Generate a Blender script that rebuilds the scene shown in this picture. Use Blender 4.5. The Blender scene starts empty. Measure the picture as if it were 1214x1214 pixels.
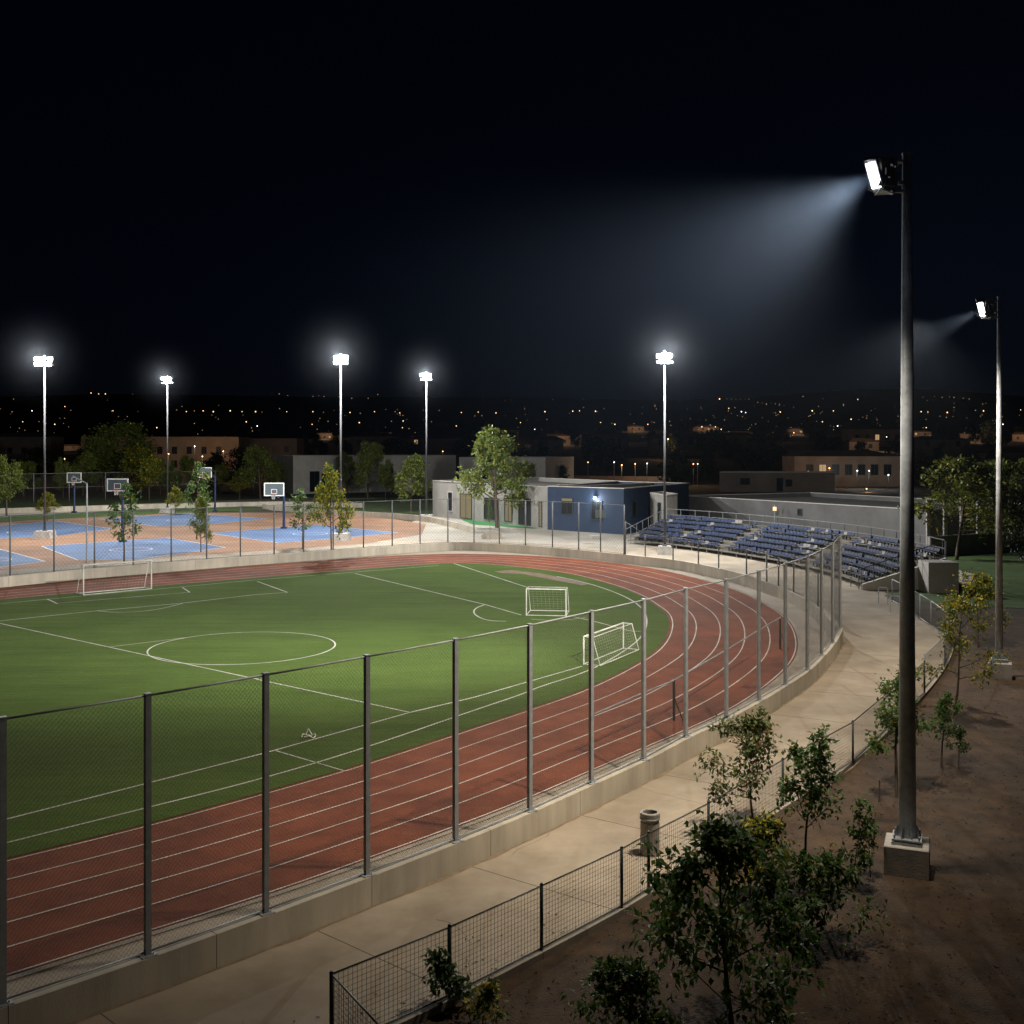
import bpy, math, random
from mathutils import Vector, Matrix
from mathutils import noise as mnoise
C = bpy.context.scene.collection
SC = bpy.context.scene
R = math.radians
F, CX, HY, H = 1309.0, 607.0, 533.0, 9.0      # lens in photo pixels, centre column, horizon row, eye height

# ------------------------------------------------------------------ survey helpers (photo sightline -> place in the world)
def P(px, py, z=0.0):
    d = (H - z) * F / (py - HY)
    return Vector(((px - CX) / F * d, d, z))
def D(px, d, z=0.0):
    return Vector(((px - CX) / F * d, d, z))
def zat(py, d):
    return H - (py - HY) / F * d
TT = [(0, 0), (240, 0), (300, .6), (500, 5), (1000, 19), (1500, 42), (2000, 76), (2600, 132), (3300, 150), (6000, 120)]
def terr(x, y):
    y = max(0, y)
    z = 0
    for (a, za), (b, zb) in zip(TT, TT[1:]):
        if y <= b:
            z = za + (zb - za) * (y - a) / (b - a); break
    else:
        z = TT[-1][1]
    if y > 300:
        k = min(1, (y - 300) / 1500)
        z += k * 30 * mnoise.noise(Vector((x / 620, y / 900, 3.1)))
    return z
def hill(px, py):
    y = 260.0
    while y < 3200:
        x = (px - CX) / F * y
        if terr(x, y) >= zat(py, y): break
        y += 12
    return Vector(((px - CX) / F * y, y, terr((px - CX) / F * y, y)))

# ------------------------------------------------------------------ materials
def nodes(name):
    m = bpy.data.materials.new(name); m.use_nodes = True
    nt = m.node_tree
    return m, nt, nt.nodes['Principled BSDF']
def mat(name, col, rough=.8, var=.25, scale=2.0, metal=0, bump=0, bscale=30, col2=None, detail=6, spots=0, stretch=None, spec=.5):
    m, nt, b = nodes(name)
    N, L = nt.nodes, nt.links
    tc = N.new('ShaderNodeTexCoord'); mp = N.new('ShaderNodeMapping')
    L.new(tc.outputs['Object'], mp.inputs[0])
    if stretch: mp.inputs['Scale'].default_value = stretch
    n1 = N.new('ShaderNodeTexNoise'); n1.inputs['Scale'].default_value = scale; n1.inputs['Detail'].default_value = detail
    n1.inputs['Roughness'].default_value = .65
    L.new(mp.outputs[0], n1.inputs['Vector'])
    r = N.new('ShaderNodeValToRGB')
    r.color_ramp.elements[0].position = .3; r.color_ramp.elements[1].position = .72
    lo = [c * (1 - var) for c in col]; hi = [c * (1 + var) for c in (col2 or col)]
    r.color_ramp.elements[0].color = (*lo, 1); r.color_ramp.elements[1].color = (*hi, 1)
    L.new(n1.outputs[0], r.inputs[0])
    out = r.outputs[0]
    if spots:
        n3 = N.new('ShaderNodeTexNoise'); n3.inputs['Scale'].default_value = scale * .23; n3.inputs['Detail'].default_value = 8
        L.new(tc.outputs['Object'], n3.inputs['Vector'])
        r3 = N.new('ShaderNodeValToRGB'); r3.color_ramp.elements[0].position = .38; r3.color_ramp.elements[1].position = .62
        r3.color_ramp.elements[0].color = (1 - spots,) * 3 + (1,); r3.color_ramp.elements[1].color = (1, 1, 1, 1)
        L.new(n3.outputs[0], r3.inputs[0])
        mx = N.new('ShaderNodeMixRGB'); mx.blend_type = 'MULTIPLY'; mx.inputs[0].default_value = 1
        L.new(out, mx.inputs[1]); L.new(r3.outputs[0], mx.inputs[2]); out = mx.outputs[0]
    L.new(out, b.inputs['Base Color'])
    b.inputs['Roughness'].default_value = rough; b.inputs['Metallic'].default_value = metal
    b.inputs['Specular IOR Level'].default_value = spec
    if bump:
        n2 = N.new('ShaderNodeTexNoise'); n2.inputs['Scale'].default_value = bscale; n2.inputs['Detail'].default_value = 4
        L.new(mp.outputs[0], n2.inputs['Vector'])
        bp = N.new('ShaderNodeBump'); bp.inputs['Strength'].default_value = bump; bp.inputs['Distance'].default_value = .02
        L.new(n2.outputs[0], bp.inputs['Height']); L.new(bp.outputs[0], b.inputs['Normal'])
    return m
def emis(name, col, st, sample=False, base=1):
    m, nt, b = nodes(name)
    b.inputs['Base Color'].default_value = (*[c * base for c in col], 1); b.inputs['Emission Color'].default_value = (*col, 1)
    b.inputs['Emission Strength'].default_value = st
    if not sample: m.cycles.emission_sampling = 'NONE'
    return m
def leafmat(name, dark, light, yellow=None, yfrac=.0):
    m, nt, b = nodes(name)
    N, L = nt.nodes, nt.links
    g = N.new('ShaderNodeNewGeometry')
    r = N.new('ShaderNodeValToRGB'); r.color_ramp.elements[0].color = (*dark, 1)
    r.color_ramp.elements[1].color = (*light, 1); r.color_ramp.elements[1].position = 1 - yfrac - .02
    if yellow:
        e = r.color_ramp.elements.new(1 - yfrac); e.color = (*yellow, 1)
    L.new(g.outputs['Random Per Island'], r.inputs[0])
    L.new(r.outputs[0], b.inputs['Base Color']); b.inputs['Roughness'].default_value = .5
    b.inputs['Specular IOR Level'].default_value = .4
    tr = N.new('ShaderNodeBsdfTranslucent'); L.new(r.outputs[0], tr.inputs[0])
    mx = N.new('ShaderNodeMixShader'); mx.inputs[0].default_value = .35
    L.new(b.outputs[0], mx.inputs[1]); L.new(tr.outputs[0], mx.inputs[2])
    L.new(mx.outputs[0], N['Material Output'].inputs[0])
    return m

M = {}
M['soil'] = mat('soil', (.045, .034, .022), .95, .4, .25, bump=.4, bscale=6)
M['mulch'] = mat('mulch', (.050, .028, .013), .95, .5, 1.6, bump=1.0, bscale=22, spots=.4, col2=(.066, .038, .018))
M['chip'] = leafmat('wood_chips', (.035, .022, .012), (.085, .058, .032), (.24, .17, .09), .12)
M['path'] = mat('path_concrete', (.34, .275, .20), .85, .2, .55, bump=.15, bscale=60, spots=.3, col2=(.38, .325, .25))
M['joint'] = mat('joint', (.13, .105, .08), .9, .2, 3)
M['wall'] = mat('wall_concrete', (.50, .45, .36), .85, .2, .8, bump=.2, bscale=40, spots=.3, stretch=(2.2, 2.2, .3))
M['kerb'] = mat('kerb_concrete', (.33, .29, .235), .9, .25, 2, bump=.2, spots=.2)
M['plaza'] = mat('plaza_concrete', (.40, .37, .31), .88, .2, .16, spots=.3)
M['white'] = mat('white_paint', (.78, .78, .74), .6, .12, 5)
M['steel'] = mat('galvanised_steel', (.50, .55, .60), .55, .3, 4, metal=.15, bump=.05, bscale=60)
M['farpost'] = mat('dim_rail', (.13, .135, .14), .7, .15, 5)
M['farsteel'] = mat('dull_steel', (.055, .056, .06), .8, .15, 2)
M['post'] = mat('grey_post', (.33, .35, .37), .55, .18, 6, metal=.3)
M['wire'] = mat('wire', (.075, .08, .078), .8, .1, 3)
M['dwire'] = mat('dark_wire', (.075, .08, .075), .5, .1, 3, metal=.4)
M['dpost'] = mat('dark_post', (.035, .045, .045), .5, .2, 8, metal=.3)
M['black'] = mat('dark_housing', (.22, .225, .23), .5, .3, 9, metal=.2)
M['silver'] = mat('reflector', (.6, .6, .58), .25, .1, 9, metal=.9)
M['block'] = mat('base_concrete', (.46, .44, .41), .9, .2, 3, bump=.3, bscale=30, spots=.25)
M['bluewall'] = mat('blue_render', (.016, .034, .072), .8, .12, 1.4, bump=.15, bscale=20)
M['grey'] = mat('grey_render', (.27, .262, .24), .85, .14, .7, bump=.1, bscale=20, spots=.15)
M['paleblock'] = mat('pale_render', (.60, .58, .52), .85, .14, .5, spots=.15)
M['lane'] = mat('worn_white_paint', (.60, .58, .52), .8, .2, 3, spots=.3)
M['grey2'] = mat('dim_render', (.12, .12, .118), .85, .2, .5, spots=.15)
M['roof'] = mat('roof_felt', (.12, .118, .11), .95, .25, .3)
M['trim'] = mat('coping', (.42, .40, .37), .7, .1, 2)
M['bluecourt'] = mat('blue_court', (.11, .19, .36), .8, .14, .35, spots=.35)
M['orange'] = mat('orange_court', (.30, .165, .095), .85, .2, .3, spots=.3)
M['lawn'] = mat('lawn', (.05, .095, .018), .95, .4, .6, bump=.6, bscale=14, spots=.25)
M['bright_lawn'] = mat('artificial_turf', (.015, .17, .035), .9, .25, 1.5)
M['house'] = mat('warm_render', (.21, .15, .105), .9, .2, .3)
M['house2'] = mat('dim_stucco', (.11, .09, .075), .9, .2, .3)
M['tile'] = mat('roof_tile', (.09, .06, .045), .9, .25, .5)
M['glass'] = mat('dark_glass', (.012, .015, .018), .4, .2, 4, spec=.2)
M['glow'] = emis('lit_window', (1, .66, .32), .4, base=.03)
M['glow2'] = emis('lit_doorway', (1, .82, .45), .16, base=.04)
M['seat'] = mat('blue_seat', (.007, .018, .055), .75, .5, 1.2)
M['oldseat'] = mat('faded_seat', (.16, .15, .14), .6, .25, 3)
M['alu'] = mat('aluminium', (.17, .155, .13), .75, .25, 2, metal=.55)
M['navy'] = mat('navy_post', (.015, .03, .085), .45, .15, 5)
M['board'] = mat('backboard', (.10, .12, .13), .2, .1, 4)
M['rim'] = mat('orange_rim', (.65, .14, .03), .5, .1, 4)
M['bark'] = mat('bark', (.085, .06, .042), .9, .35, 10, bump=.6, bscale=20, stretch=(1, 1, .3))
M['bin'] = mat('bin_concrete', (.30, .275, .24), .75, .2, 5, bump=.2, bscale=50)
M['leafO'] = leafmat('leaf_dim_olive', (.05, .07, .012), (.15, .17, .025), (.28, .24, .02), .15)
M['leafM'] = leafmat('leaf_mid_green', (.065, .10, .020), (.18, .23, .042), (.26, .25, .04), .12)
M['leafA'] = leafmat('leaf_green', (.025, .065, .014), (.095, .175, .032), (.20, .19, .03), .08)
M['leafB'] = leafmat('leaf_yellow_green', (.045, .08, .012), (.13, .18, .025), (.42, .33, .02), .30)
M['leafC'] = leafmat('leaf_deep_green', (.03, .07, .02), (.08, .15, .04))
M['leafD'] = leafmat('leaf_dark', (.010, .018, .008), (.028, .038, .014))
M['leafR'] = leafmat('leaf_olive', (.03, .06, .015), (.11, .135, .03), (.14, .075, .025), .12)
M['lamp'] = emis('lamp_panel', (1, 1, 1), 26, sample=True)
M['far_lamp'] = emis('far_lamp_panel', (.95, .98, 1), 70)
M['warm'] = emis('warm_lamp', (1, .62, .28), 3)
M['warm_hot'] = emis('orange_lamp', (1, .5, .2), 4)
M['cool'] = emis('cool_lamp', (.85, .95, 1), 4)
M['dimlight'] = emis('distant_light', (1, .62, .3), .7)

# track and turf need their own looks
def track_mat():
    m = mat('track_rubber', (.185, .048, .019), .9, .2, .9, bump=.3, bscale=90, spots=.32, col2=(.215, .060, .025), spec=.15)
    return m
M['track'] = track_mat()
def turf_mat():
    m, nt, b = nodes('turf'); N, L = nt.nodes, nt.links
    tc = N.new('ShaderNodeTexCoord')
    mp = N.new('ShaderNodeMapping'); mp.inputs['Rotation'].default_value = (0, 0, R(-49.5)); mp.inputs['Scale'].default_value = (.10, 1.1, 1)
    L.new(tc.outputs['Object'], mp.inputs[0])
    n1 = N.new('ShaderNodeTexNoise'); n1.inputs['Scale'].default_value = 1.0; n1.inputs['Detail'].default_value = 5; L.new(mp.outputs[0], n1.inputs[0])
    n2 = N.new('ShaderNodeTexNoise'); n2.inputs['Scale'].default_value = .22; n2.inputs['Detail'].default_value = 7; L.new(tc.outputs['Object'], n2.inputs[0])
    n3 = N.new('ShaderNodeTexNoise'); n3.inputs['Scale'].default_value = 9; n3.inputs['Detail'].default_value = 6; L.new(tc.outputs['Object'], n3.inputs[0])
    a = N.new('ShaderNodeMath'); a.operation = 'ADD'; L.new(n1.outputs[0], a.inputs[0]); L.new(n2.outputs[0], a.inputs[1])
    a2 = N.new('ShaderNodeMath'); a2.operation = 'ADD'; L.new(a.outputs[0], a2.inputs[0]); L.new(n3.outputs[0], a2.inputs[1])
    mp2 = N.new('ShaderNodeMapping'); mp2.inputs['Rotation'].default_value = (0, 0, R(-49.5)); mp2.inputs['Scale'].default_value = (.5, 6, 1); L.new(tc.outputs['Object'], mp2.inputs[0])
    n5 = N.new('ShaderNodeTexNoise'); n5.inputs['Scale'].default_value = 1.0; n5.inputs['Detail'].default_value = 4; n5.inputs['Roughness'].default_value = .7; L.new(mp2.outputs[0], n5.inputs[0])
    a3 = N.new('ShaderNodeMath'); a3.operation = 'MULTIPLY_ADD'; a3.inputs[1].default_value = 1.5; L.new(n5.outputs[0], a3.inputs[0]); L.new(a2.outputs[0], a3.inputs[2])
    d = N.new('ShaderNodeMath'); d.operation = 'DIVIDE'; d.inputs[1].default_value = 4.5; L.new(a3.outputs[0], d.inputs[0])
    r = N.new('ShaderNodeValToRGB'); r.color_ramp.elements[0].position = .36; r.color_ramp.elements[1].position = .64
    r.color_ramp.elements[0].color = (.042, .074, .013, 1); r.color_ramp.elements[1].color = (.094, .142, .028, 1)
    L.new(d.outputs[0], r.inputs[0]); L.new(r.outputs[0], b.inputs['Base Color'])
    b.inputs['Roughness'].default_value = 1; b.inputs['Specular IOR Level'].default_value = .06
    bp = N.new('ShaderNodeBump'); bp.inputs['Strength'].default_value = .5; bp.inputs['Distance'].default_value = .03
    n4 = N.new('ShaderNodeTexNoise'); n4.inputs['Scale'].default_value = 40; L.new(tc.outputs['Object'], n4.inputs[0])
    L.new(n4.outputs[0], bp.inputs['Height']); L.new(bp.outputs[0], b.inputs['Normal'])
    return m
M['turf'] = turf_mat()

# ------------------------------------------------------------------ mesh builder
class MB:
    def __init__(s): s.v = []; s.f = []; s.mi = []; s.cur = 0
    def face(s, pts):
        i = len(s.v); s.v.extend(tuple(p) for p in pts); s.f.append(tuple(range(i, i + len(pts)))); s.mi.append(s.cur)
    def hexa(s, b, t):
        i = len(s.v); s.v.extend(tuple(p) for p in b); s.v.extend(tuple(p) for p in t)
        n = len(b)
        s.f.append(tuple(i + k for k in range(n - 1, -1, -1))); s.f.append(tuple(i + n + k for k in range(n)))
        for k in range(n):
            s.f.append((i + k, i + (k + 1) % n, i + n + (k + 1) % n, i + n + k))
        s.mi.extend([s.cur] * (n + 2)); return s
    def box(s, c, d, rz=0, rx=0, ry=0):
        m = Matrix.Translation(Vector(c)) @ Matrix.Rotation(rz, 4, 'Z') @ Matrix.Rotation(ry, 4, 'Y') @ Matrix.Rotation(rx, 4, 'X')
        a, b, e = d[0] / 2, d[1] / 2, d[2] / 2
        q = [(-a, -b), (a, -b), (a, b), (-a, b)]
        return s.hexa([m @ Vector((x, y, -e)) for x, y in q], [m @ Vector((x, y, e)) for x, y in q])
    def obox(s, p, q, w, z0, z1):          # upright slab along p->q
        p, q = Vector(p).to_2d(), Vector(q).to_2d(); d = (q - p).normalized(); n = Vector((-d.y, d.x)) * w / 2
        b = [p - n, q - n, q + n, p + n]
        return s.hexa([(a.x, a.y, z0) for a in b], [(a.x, a.y, z1) for a in b])
    def tube(s, p, q, r0, r1=None, n=8, cap=True):
        p, q = Vector(p), Vector(q); r1 = r0 if r1 is None else r1
        d = (q - p)
        if d.length < 1e-6: return s
        d.normalize(); a = d.orthogonal().normalized(); b = d.cross(a)
        i = len(s.v)
        for c, r in ((p, r0), (q, r1)):
            for k in range(n):
                t = 2 * math.pi * k / n; s.v.append(tuple(c + a * math.cos(t) * r + b * math.sin(t) * r))
        for k in range(n):
            s.f.append((i + k, i + (k + 1) % n, i + n + (k + 1) % n, i + n + k)); s.mi.append(s.cur)
        if cap:
            s.f.append(tuple(i + n + k for k in range(n))); s.f.append(tuple(i + k for k in range(n - 1, -1, -1))); s.mi.extend([s.cur] * 2)
        return s
    def path(s, pts, r, n=6):
        for a, b in zip(pts, pts[1:]): s.tube(a, b, r, None, n)
        return s
    def poly(s, pts, z):
        s.face([(p[0], p[1], z) for p in pts]); return s
    def strip(s, pts, w, z):               # flat painted strip along pts
        for a, b in zip(offset(pts, w / 2), list(zip(offset(pts, -w / 2), ))): pass
        L, Q = offset(pts, w / 2), offset(pts, -w / 2)
        for k in range(len(pts) - 1):
            s.face([(Q[k].x, Q[k].y, z), (Q[k + 1].x, Q[k + 1].y, z), (L[k + 1].x, L[k + 1].y, z), (L[k].x, L[k].y, z)])
        return s
    def build(s, name, mats, parent=None, origin=None, smooth=False):
        me = bpy.data.meshes.new(name)
        o = Vector(origin) if origin is not None else (parent.location if parent is not None and parent.parent is None else Vector((0, 0, 0)))
        if parent is not None and parent.parent is not None and origin is None: o = parent.parent.location
        me.from_pydata([(v[0] - o.x, v[1] - o.y, v[2] - o.z) for v in s.v], [], s.f)
        if not isinstance(mats, (list, tuple)): mats = [mats]
        for m in mats: me.materials.append(m)
        for p, k in zip(me.polygons, s.mi): p.material_index = k
        if smooth:
            for p in me.polygons: p.use_smooth = len(p.vertices) == 4
        ob = bpy.data.objects.new(name, me); C.objects.link(ob)
        if parent is not None: ob.parent = parent
        else: ob.location = o
        return ob
def offset(pts, w):
    pts = [Vector((p[0], p[1])) for p in pts]; out = []
    for k, p in enumerate(pts):
        a = pts[max(0, k - 1)]; b = pts[min(len(pts) - 1, k + 1)]
        d = (b - a).normalized(); out.append(p + Vector((-d.y, d.x)) * w)
    return out
def smooth(pts, it=3):
    pts = [Vector(p) for p in pts]
    for _ in range(it):
        q = [pts[0]]
        for a, b in zip(pts, pts[1:]): q += [a * .75 + b * .25, a * .25 + b * .75]
        q.append(pts[-1]); pts = q
    return pts
def resample(pts, step):
    out = [pts[0].copy()]; acc = 0
    for a, b in zip(pts, pts[1:]):
        L = (b - a).length
        while acc + L >= step:
            t = (step - acc) / L; a = a + (b - a) * t; out.append(a.copy()); L = (b - a).length; acc = 0
        acc += L
    out.append(pts[-1].copy()); return out
def tag(o, label=None, cat=None, group=None, kind=None):
    if label: o['label'] = label
    if cat: o['category'] = cat
    if group: o['group'] = group
    if kind: o['kind'] = kind
    return o
def thing(name, loc, label, cat, group=None, rz=0):
    o = bpy.data.objects.new(name, None); o.empty_display_size = .2; C.objects.link(o)
    o.location = loc; o.rotation_euler.z = rz
    return tag(o, label, cat, group)
def copy_tree(o, parent=None):
    c = o.copy(); C.objects.link(c)
    if parent is not None: c.parent = parent
    for ch in KIDS.get(o.name, []):
        copy_tree(ch, c)
    return c
KIDS = {}
def kids_refresh():
    KIDS.clear()
    for ob in bpy.data.objects:
        if ob.parent: KIDS.setdefault(ob.parent.name, []).append(ob)

# ------------------------------------------------------------------ GROUND
mb = MB()
ys = [-60, -20, 0, 20, 40, 80, 120, 160, 200, 240, 270, 300, 350, 400, 460, 530, 610, 700, 800, 920, 1050, 1200, 1380, 1580, 1800, 2050, 2300, 2600, 2950, 3400, 4200]
xs = [-2600 + 5200 * k / 56 for k in range(57)]
idx = {}
for j, y in enumerate(ys):
    for i, x in enumerate(xs):
        idx[i, j] = len(mb.v); mb.v.append((x, y, terr(x, y)))
for j in range(len(ys) - 1):
    for i in range(len(xs) - 1):
        mb.f.append((idx[i, j], idx[i + 1, j], idx[i + 1, j + 1], idx[i, j + 1])); mb.mi.append(0)
g = mb.build('terrain', M['soil']); tag(g, kind='structure', label='dark ground rising to low hills behind the town')

# wall centre line -------------------------------------------------
near_posts = [(3, 1190), (175, 1132), (315, 1082), (435, 1037), (540, 997), (628, 961), (701, 928), (763, 900), (813, 873), (861, 851), (899.5, 830), (931, 811), (957, 794), (974, 777), (987, 762), (996, 746)]
NP = [P(x, y, .6) for x, y in near_posts]
d0 = (NP[0] - NP[1])
NPX = [NP[0] + d0 * k for k in (3, 2, 1)]
for p in NP + NPX: p.z = 0
far_top = [(987, 731), (969, 714), (950, 703.5), (930, 694), (908, 687), (886, 679.5), (862, 673), (822, 665), (797, 661), (758, 657), (738, 655), (687, 650), (659, 647.5), (612, 643.8), (563, 641.5), (529, 641), (395, 650), (300, 657), (198, 664), (0, 681), (-160, 697)]
FT = [P(x, y, .85) for x, y in far_top]
for p in FT: p.z = 0
WALL = smooth(NPX[:1] + NPX[1:] + NP, 1)[:-1] + smooth([NP[-1]] + FT, 2)
WR = resample(WALL, .8)
def wz(p):   # wall height grows from the near side to the far side
    return .6 if p.y < 50 else min(.72, .6 + (p.y - 50) * .02)
lw = thing('concrete_wall', (NP[3].x, NP[3].y, 0), 'low pale concrete wall curving right around the outside of the running track', 'wall')
mb = MB(); core = MB()
blocks = resample(WALL, .7); n = 0
CUT = 5
for k in range(len(blocks) - 1):
    a, b = blocks[k], blocks[k + 1]
    d = (b - a).normalized()
    a2 = a + d * .007 if k % CUT == 0 else a
    b2 = b - d * .007 if k % CUT == CUT - 1 else b
    # mitred ends inside a block
    def nrm(i):
        p, q = blocks[max(0, i - 1)], blocks[min(len(blocks) - 1, i + 1)]; e = (q - p).normalized(); return Vector((-e.y, e.x, 0)) * .15
    na, nb = nrm(k), nrm(k + 1)
    za, zb = wz(a), wz(b)
    mb.hexa([a2 - na, b2 - nb, b2 + nb, a2 + na], [x + Vector((0, 0, z)) for x, z in ((a2 - na, za), (b2 - nb, zb), (b2 + nb, zb), (a2 + na, za))])
    na, nb = na * .8, nb * .8
    core.hexa([a - na, b - nb, b + nb, a + na], [x + Vector((0, 0, z - .03)) for x, z in ((a - na, za), (b - nb, zb), (b + nb, zb), (a + na, za))])
mb.build('wall_blocks', M['wall'], lw); core.build('wall_core', M['joint'], lw)

# pavement ---------------------------------------------------------
pav = [(-200, 1500), (380, 1262), (533, 1194), (642, 1137), (737, 1087), (769, 1066), (840, 1023), (930, 963), (1011, 911), (1060, 862), (1096, 827), (1122, 792), (1132, 765), (1108, 745), (1048, 706), (1107, 699), (1107, 640), (930, 618), (815, 616), (738, 628), (650, 612), (560, 602), (513, 610), (430, 640), (300, 640), (0, 660), (-500, 700)]
PV = [P(x, y) for x, y in pav]
PV = [Vector((-40, 14, 0)), Vector((-12, 8, 0))] + PV[1:-1] + [Vector((-90, 60, 0))]
mb = MB(); mb.poly(PV, .012)
pv = mb.build('pavement', M['path']); tag(pv, kind='structure')
# joints of the near path: lines square to the wall
jm = MB()
near_line = resample(smooth(NPX + NP, 1), 4.2)
for k in range(len(near_line) - 1):
    a, b = near_line[k], near_line[k + 1]; d = (b - a).normalized(); nn = Vector((d.y, -d.x, 0))
    L_ = 4.6 if k < 11 else 5.5
    jm.obox(a + nn * .16, a + nn * L_, .022, .008, .0145)
rc = random.Random(12)
for k in range(1, len(near_line) - 2):
    a, b = near_line[k], near_line[k + 1]; d = (b - a).normalized(); nn = Vector((d.y, -d.x, 0))
    c_ = a + d * rc.uniform(1, 3) + nn * rc.uniform(.2, 3.4); hd_ = math.atan2(nn.y, nn.x) + rc.uniform(-1.2, 1.2)
    for j in range(rc.randint(3, 9)):
        hd_ += rc.uniform(-.5, .5); e_ = c_ + Vector((math.cos(hd_), math.sin(hd_), 0)) * rc.uniform(.12, .35)
        if nn.dot(e_ - a) < .2 or nn.dot(e_ - a) > 4.2: break
        jm.obox(c_, e_, rc.uniform(.004, .010), .008, .0142); c_ = e_
tag(jm.build('path_joints', M['joint']), kind='structure')
# dirt washed against the foot of the wall
mb = MB(); wl_ = resample(smooth(NPX + NP, 1), .35); wo = offset(wl_, -.15)
for k in range(len(wl_) - 1):
    w0 = .05 + .16 * abs(mnoise.noise(wl_[k] * .9)); w1 = .05 + .16 * abs(mnoise.noise(wl_[k + 1] * .9))
    d = (wl_[k + 1] - wl_[k]).normalized(); nn = Vector((d.y, -d.x))
    mb.face([(*(wo[k]), .0165), (*(wo[k] + nn * w0), .0165), (*(wo[k + 1] + nn * w1), .0165), (*(wo[k + 1]), .0165)])
tag(mb.build('dirt_line', mat('washed_dirt', (.20, .145, .09), .95, .3, 3)), kind='structure')

# track ------------------------------------------------------------
inner = [(0, 1021), (174, 978.6), (315, 939.5), (433, 906), (560, 863.5), (628, 841), (699.5, 816), (763, 783), (786, 764), (794.5, 743), (791, 728), (777, 718), (759, 706), (723, 692.5), (668, 678.5), (596, 670.5), (560, 668.5), (531, 667.5), (400, 677.5), (330, 683), (0, 711), (-150, 727)]
IN = [P(x, y) for x, y in inner]
IN = [IN[0] + (IN[0] - IN[1]) * 7] + IN
INs = resample(smooth(IN, 3), .7)
def width_at(p, k):
    t = k / len(INs)
    return TW(p)
def TW(p):
    # 5.7 m on the near straight, 6.2 round the bend, wider on the far side
    if p.y < 34: return 5.6
    if p.y < 60: return 5.6 + (p.y - 34) / 26 * .6
    return 6.2 + min(1, (p.y - 60) / 30) * 1.9
def ring(frac, extra=0):
    out = []
    for k, p in enumerate(INs):
        a, b = INs[max(0, k - 3)], INs[min(len(INs) - 1, k + 3)]; d = (b - a).normalized()
        out.append(p + Vector((d.y, -d.x, 0)) * (TW(p) * frac + extra))
    return out
O0, O1 = ring(0, -.4), ring(1, .1)
mb = MB()
for k in range(len(INs) - 1): mb.face([O0[k], O1[k], O1[k + 1], O0[k + 1]])
mb.v = [(x, y, .022) for x, y, z in mb.v]
tag(mb.build('running_track', M['track']), kind='structure')
# apron between track and wall
O2 = ring(1, .25)
mb = MB()
for k in range(len(INs) - 1):
    if True: mb.face([(*O1[k].to_2d(), .03), (*O2[k].to_2d(), .03), (*O2[k + 1].to_2d(), .03), (*O1[k + 1].to_2d(), .03)])
tag(mb.build('track_edging', M['kerb']), kind='structure')
mb = MB()
for i in range(6):
    fr = .03 + i * .194
    mb.strip(ring(fr), .05, .030)
ln = mb.build('lane_lines', M['lane']); tag(ln, kind='structure')
# field ------------------------------------------------------------
mb = MB(); mb.poly([p for p in INs], .034)
fld = mb.build('grass_field', M['turf']); tag(fld, kind='structure')

# pitch lines
mb = MB(); Z = .042
def seg(pts, w=.09, sm=0):
    q = [P(*p) for p in pts]
    if sm: q = smooth(q, sm)
    mb.strip(resample(q, 1.5) if len(q) > 1 else q, w, Z)
def line(pts, w=.09, sm=0):
    q = [P(*p) for p in pts]
    if sm: q = smooth(q, sm)
    mb.strip(q, w, Z)
line([(-40, 731), (0, 740), (486, 846)], .065)
c0 = Vector((-12.2, 50.1, 0))
mb.strip([c0 + Vector((math.cos(t * math.pi / 40), math.sin(t * math.pi / 40), 0)) * 4.13 for t in range(81)], .065, Z + .004)
line([(130, 768), (220, 757)], .05)
line([(-60, 744), (0, 737), (115, 725), (215, 716), (300, 706), (341, 703)], .08)
line([(115, 725), (135, 727), (165, 726), (190, 723), (217, 716)], .06, 2)
line([(305, 690), (341, 703)], .085)
line([(67, 716), (224, 703)], .065); line([(56, 711), (68, 716.5)], .085); line([(216, 697), (225, 703)], .085)
line([(-80, 724), (0, 716.5), (300, 688.5), (520, 671)], .065)
line([(421, 680.5), (575, 717.5), (618, 730)], .085)
line([(575, 717.5), (563, 722), (561, 728), (570, 734), (582, 737), (600, 737.5)], .08, 2)
line([(538, 668.5), (625, 697)], .085)
line([(-60, 1019), (0, 1003), (172, 960), (315, 924), (440, 886), (563, 843), (620, 824), (640, 815), (699, 797), (744, 771), (763, 754), (768, 737), (763, 723), (745, 709), (702, 693), (660, 684)], .075, 3)
line([(-60, 990), (0, 975), (172, 931), (315, 894), (486, 846), (562, 828), (690, 791)], .08)
line([(325, 891), (410, 916)], .05)
line([(680, 732), (715, 740), (745, 749), (760, 749.5)], .08, 2); line([(630, 735), (660, 737), (695, 733)], .06, 2)
tag(mb.build('pitch_lines', M['lane']), kind='structure')
mb = MB()
wear = [(586, 678), (605, 676.5), (640, 680), (672, 687), (700, 693), (690, 694.5), (655, 688), (620, 681), (595, 680)]
mb.poly([P(*p) for p in wear], .040)
tag(mb.build('worn_dirt_patch', mat('bare_red_soil', (.15, .09, .05), .9, .5, 1.5)), kind='structure')

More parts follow.
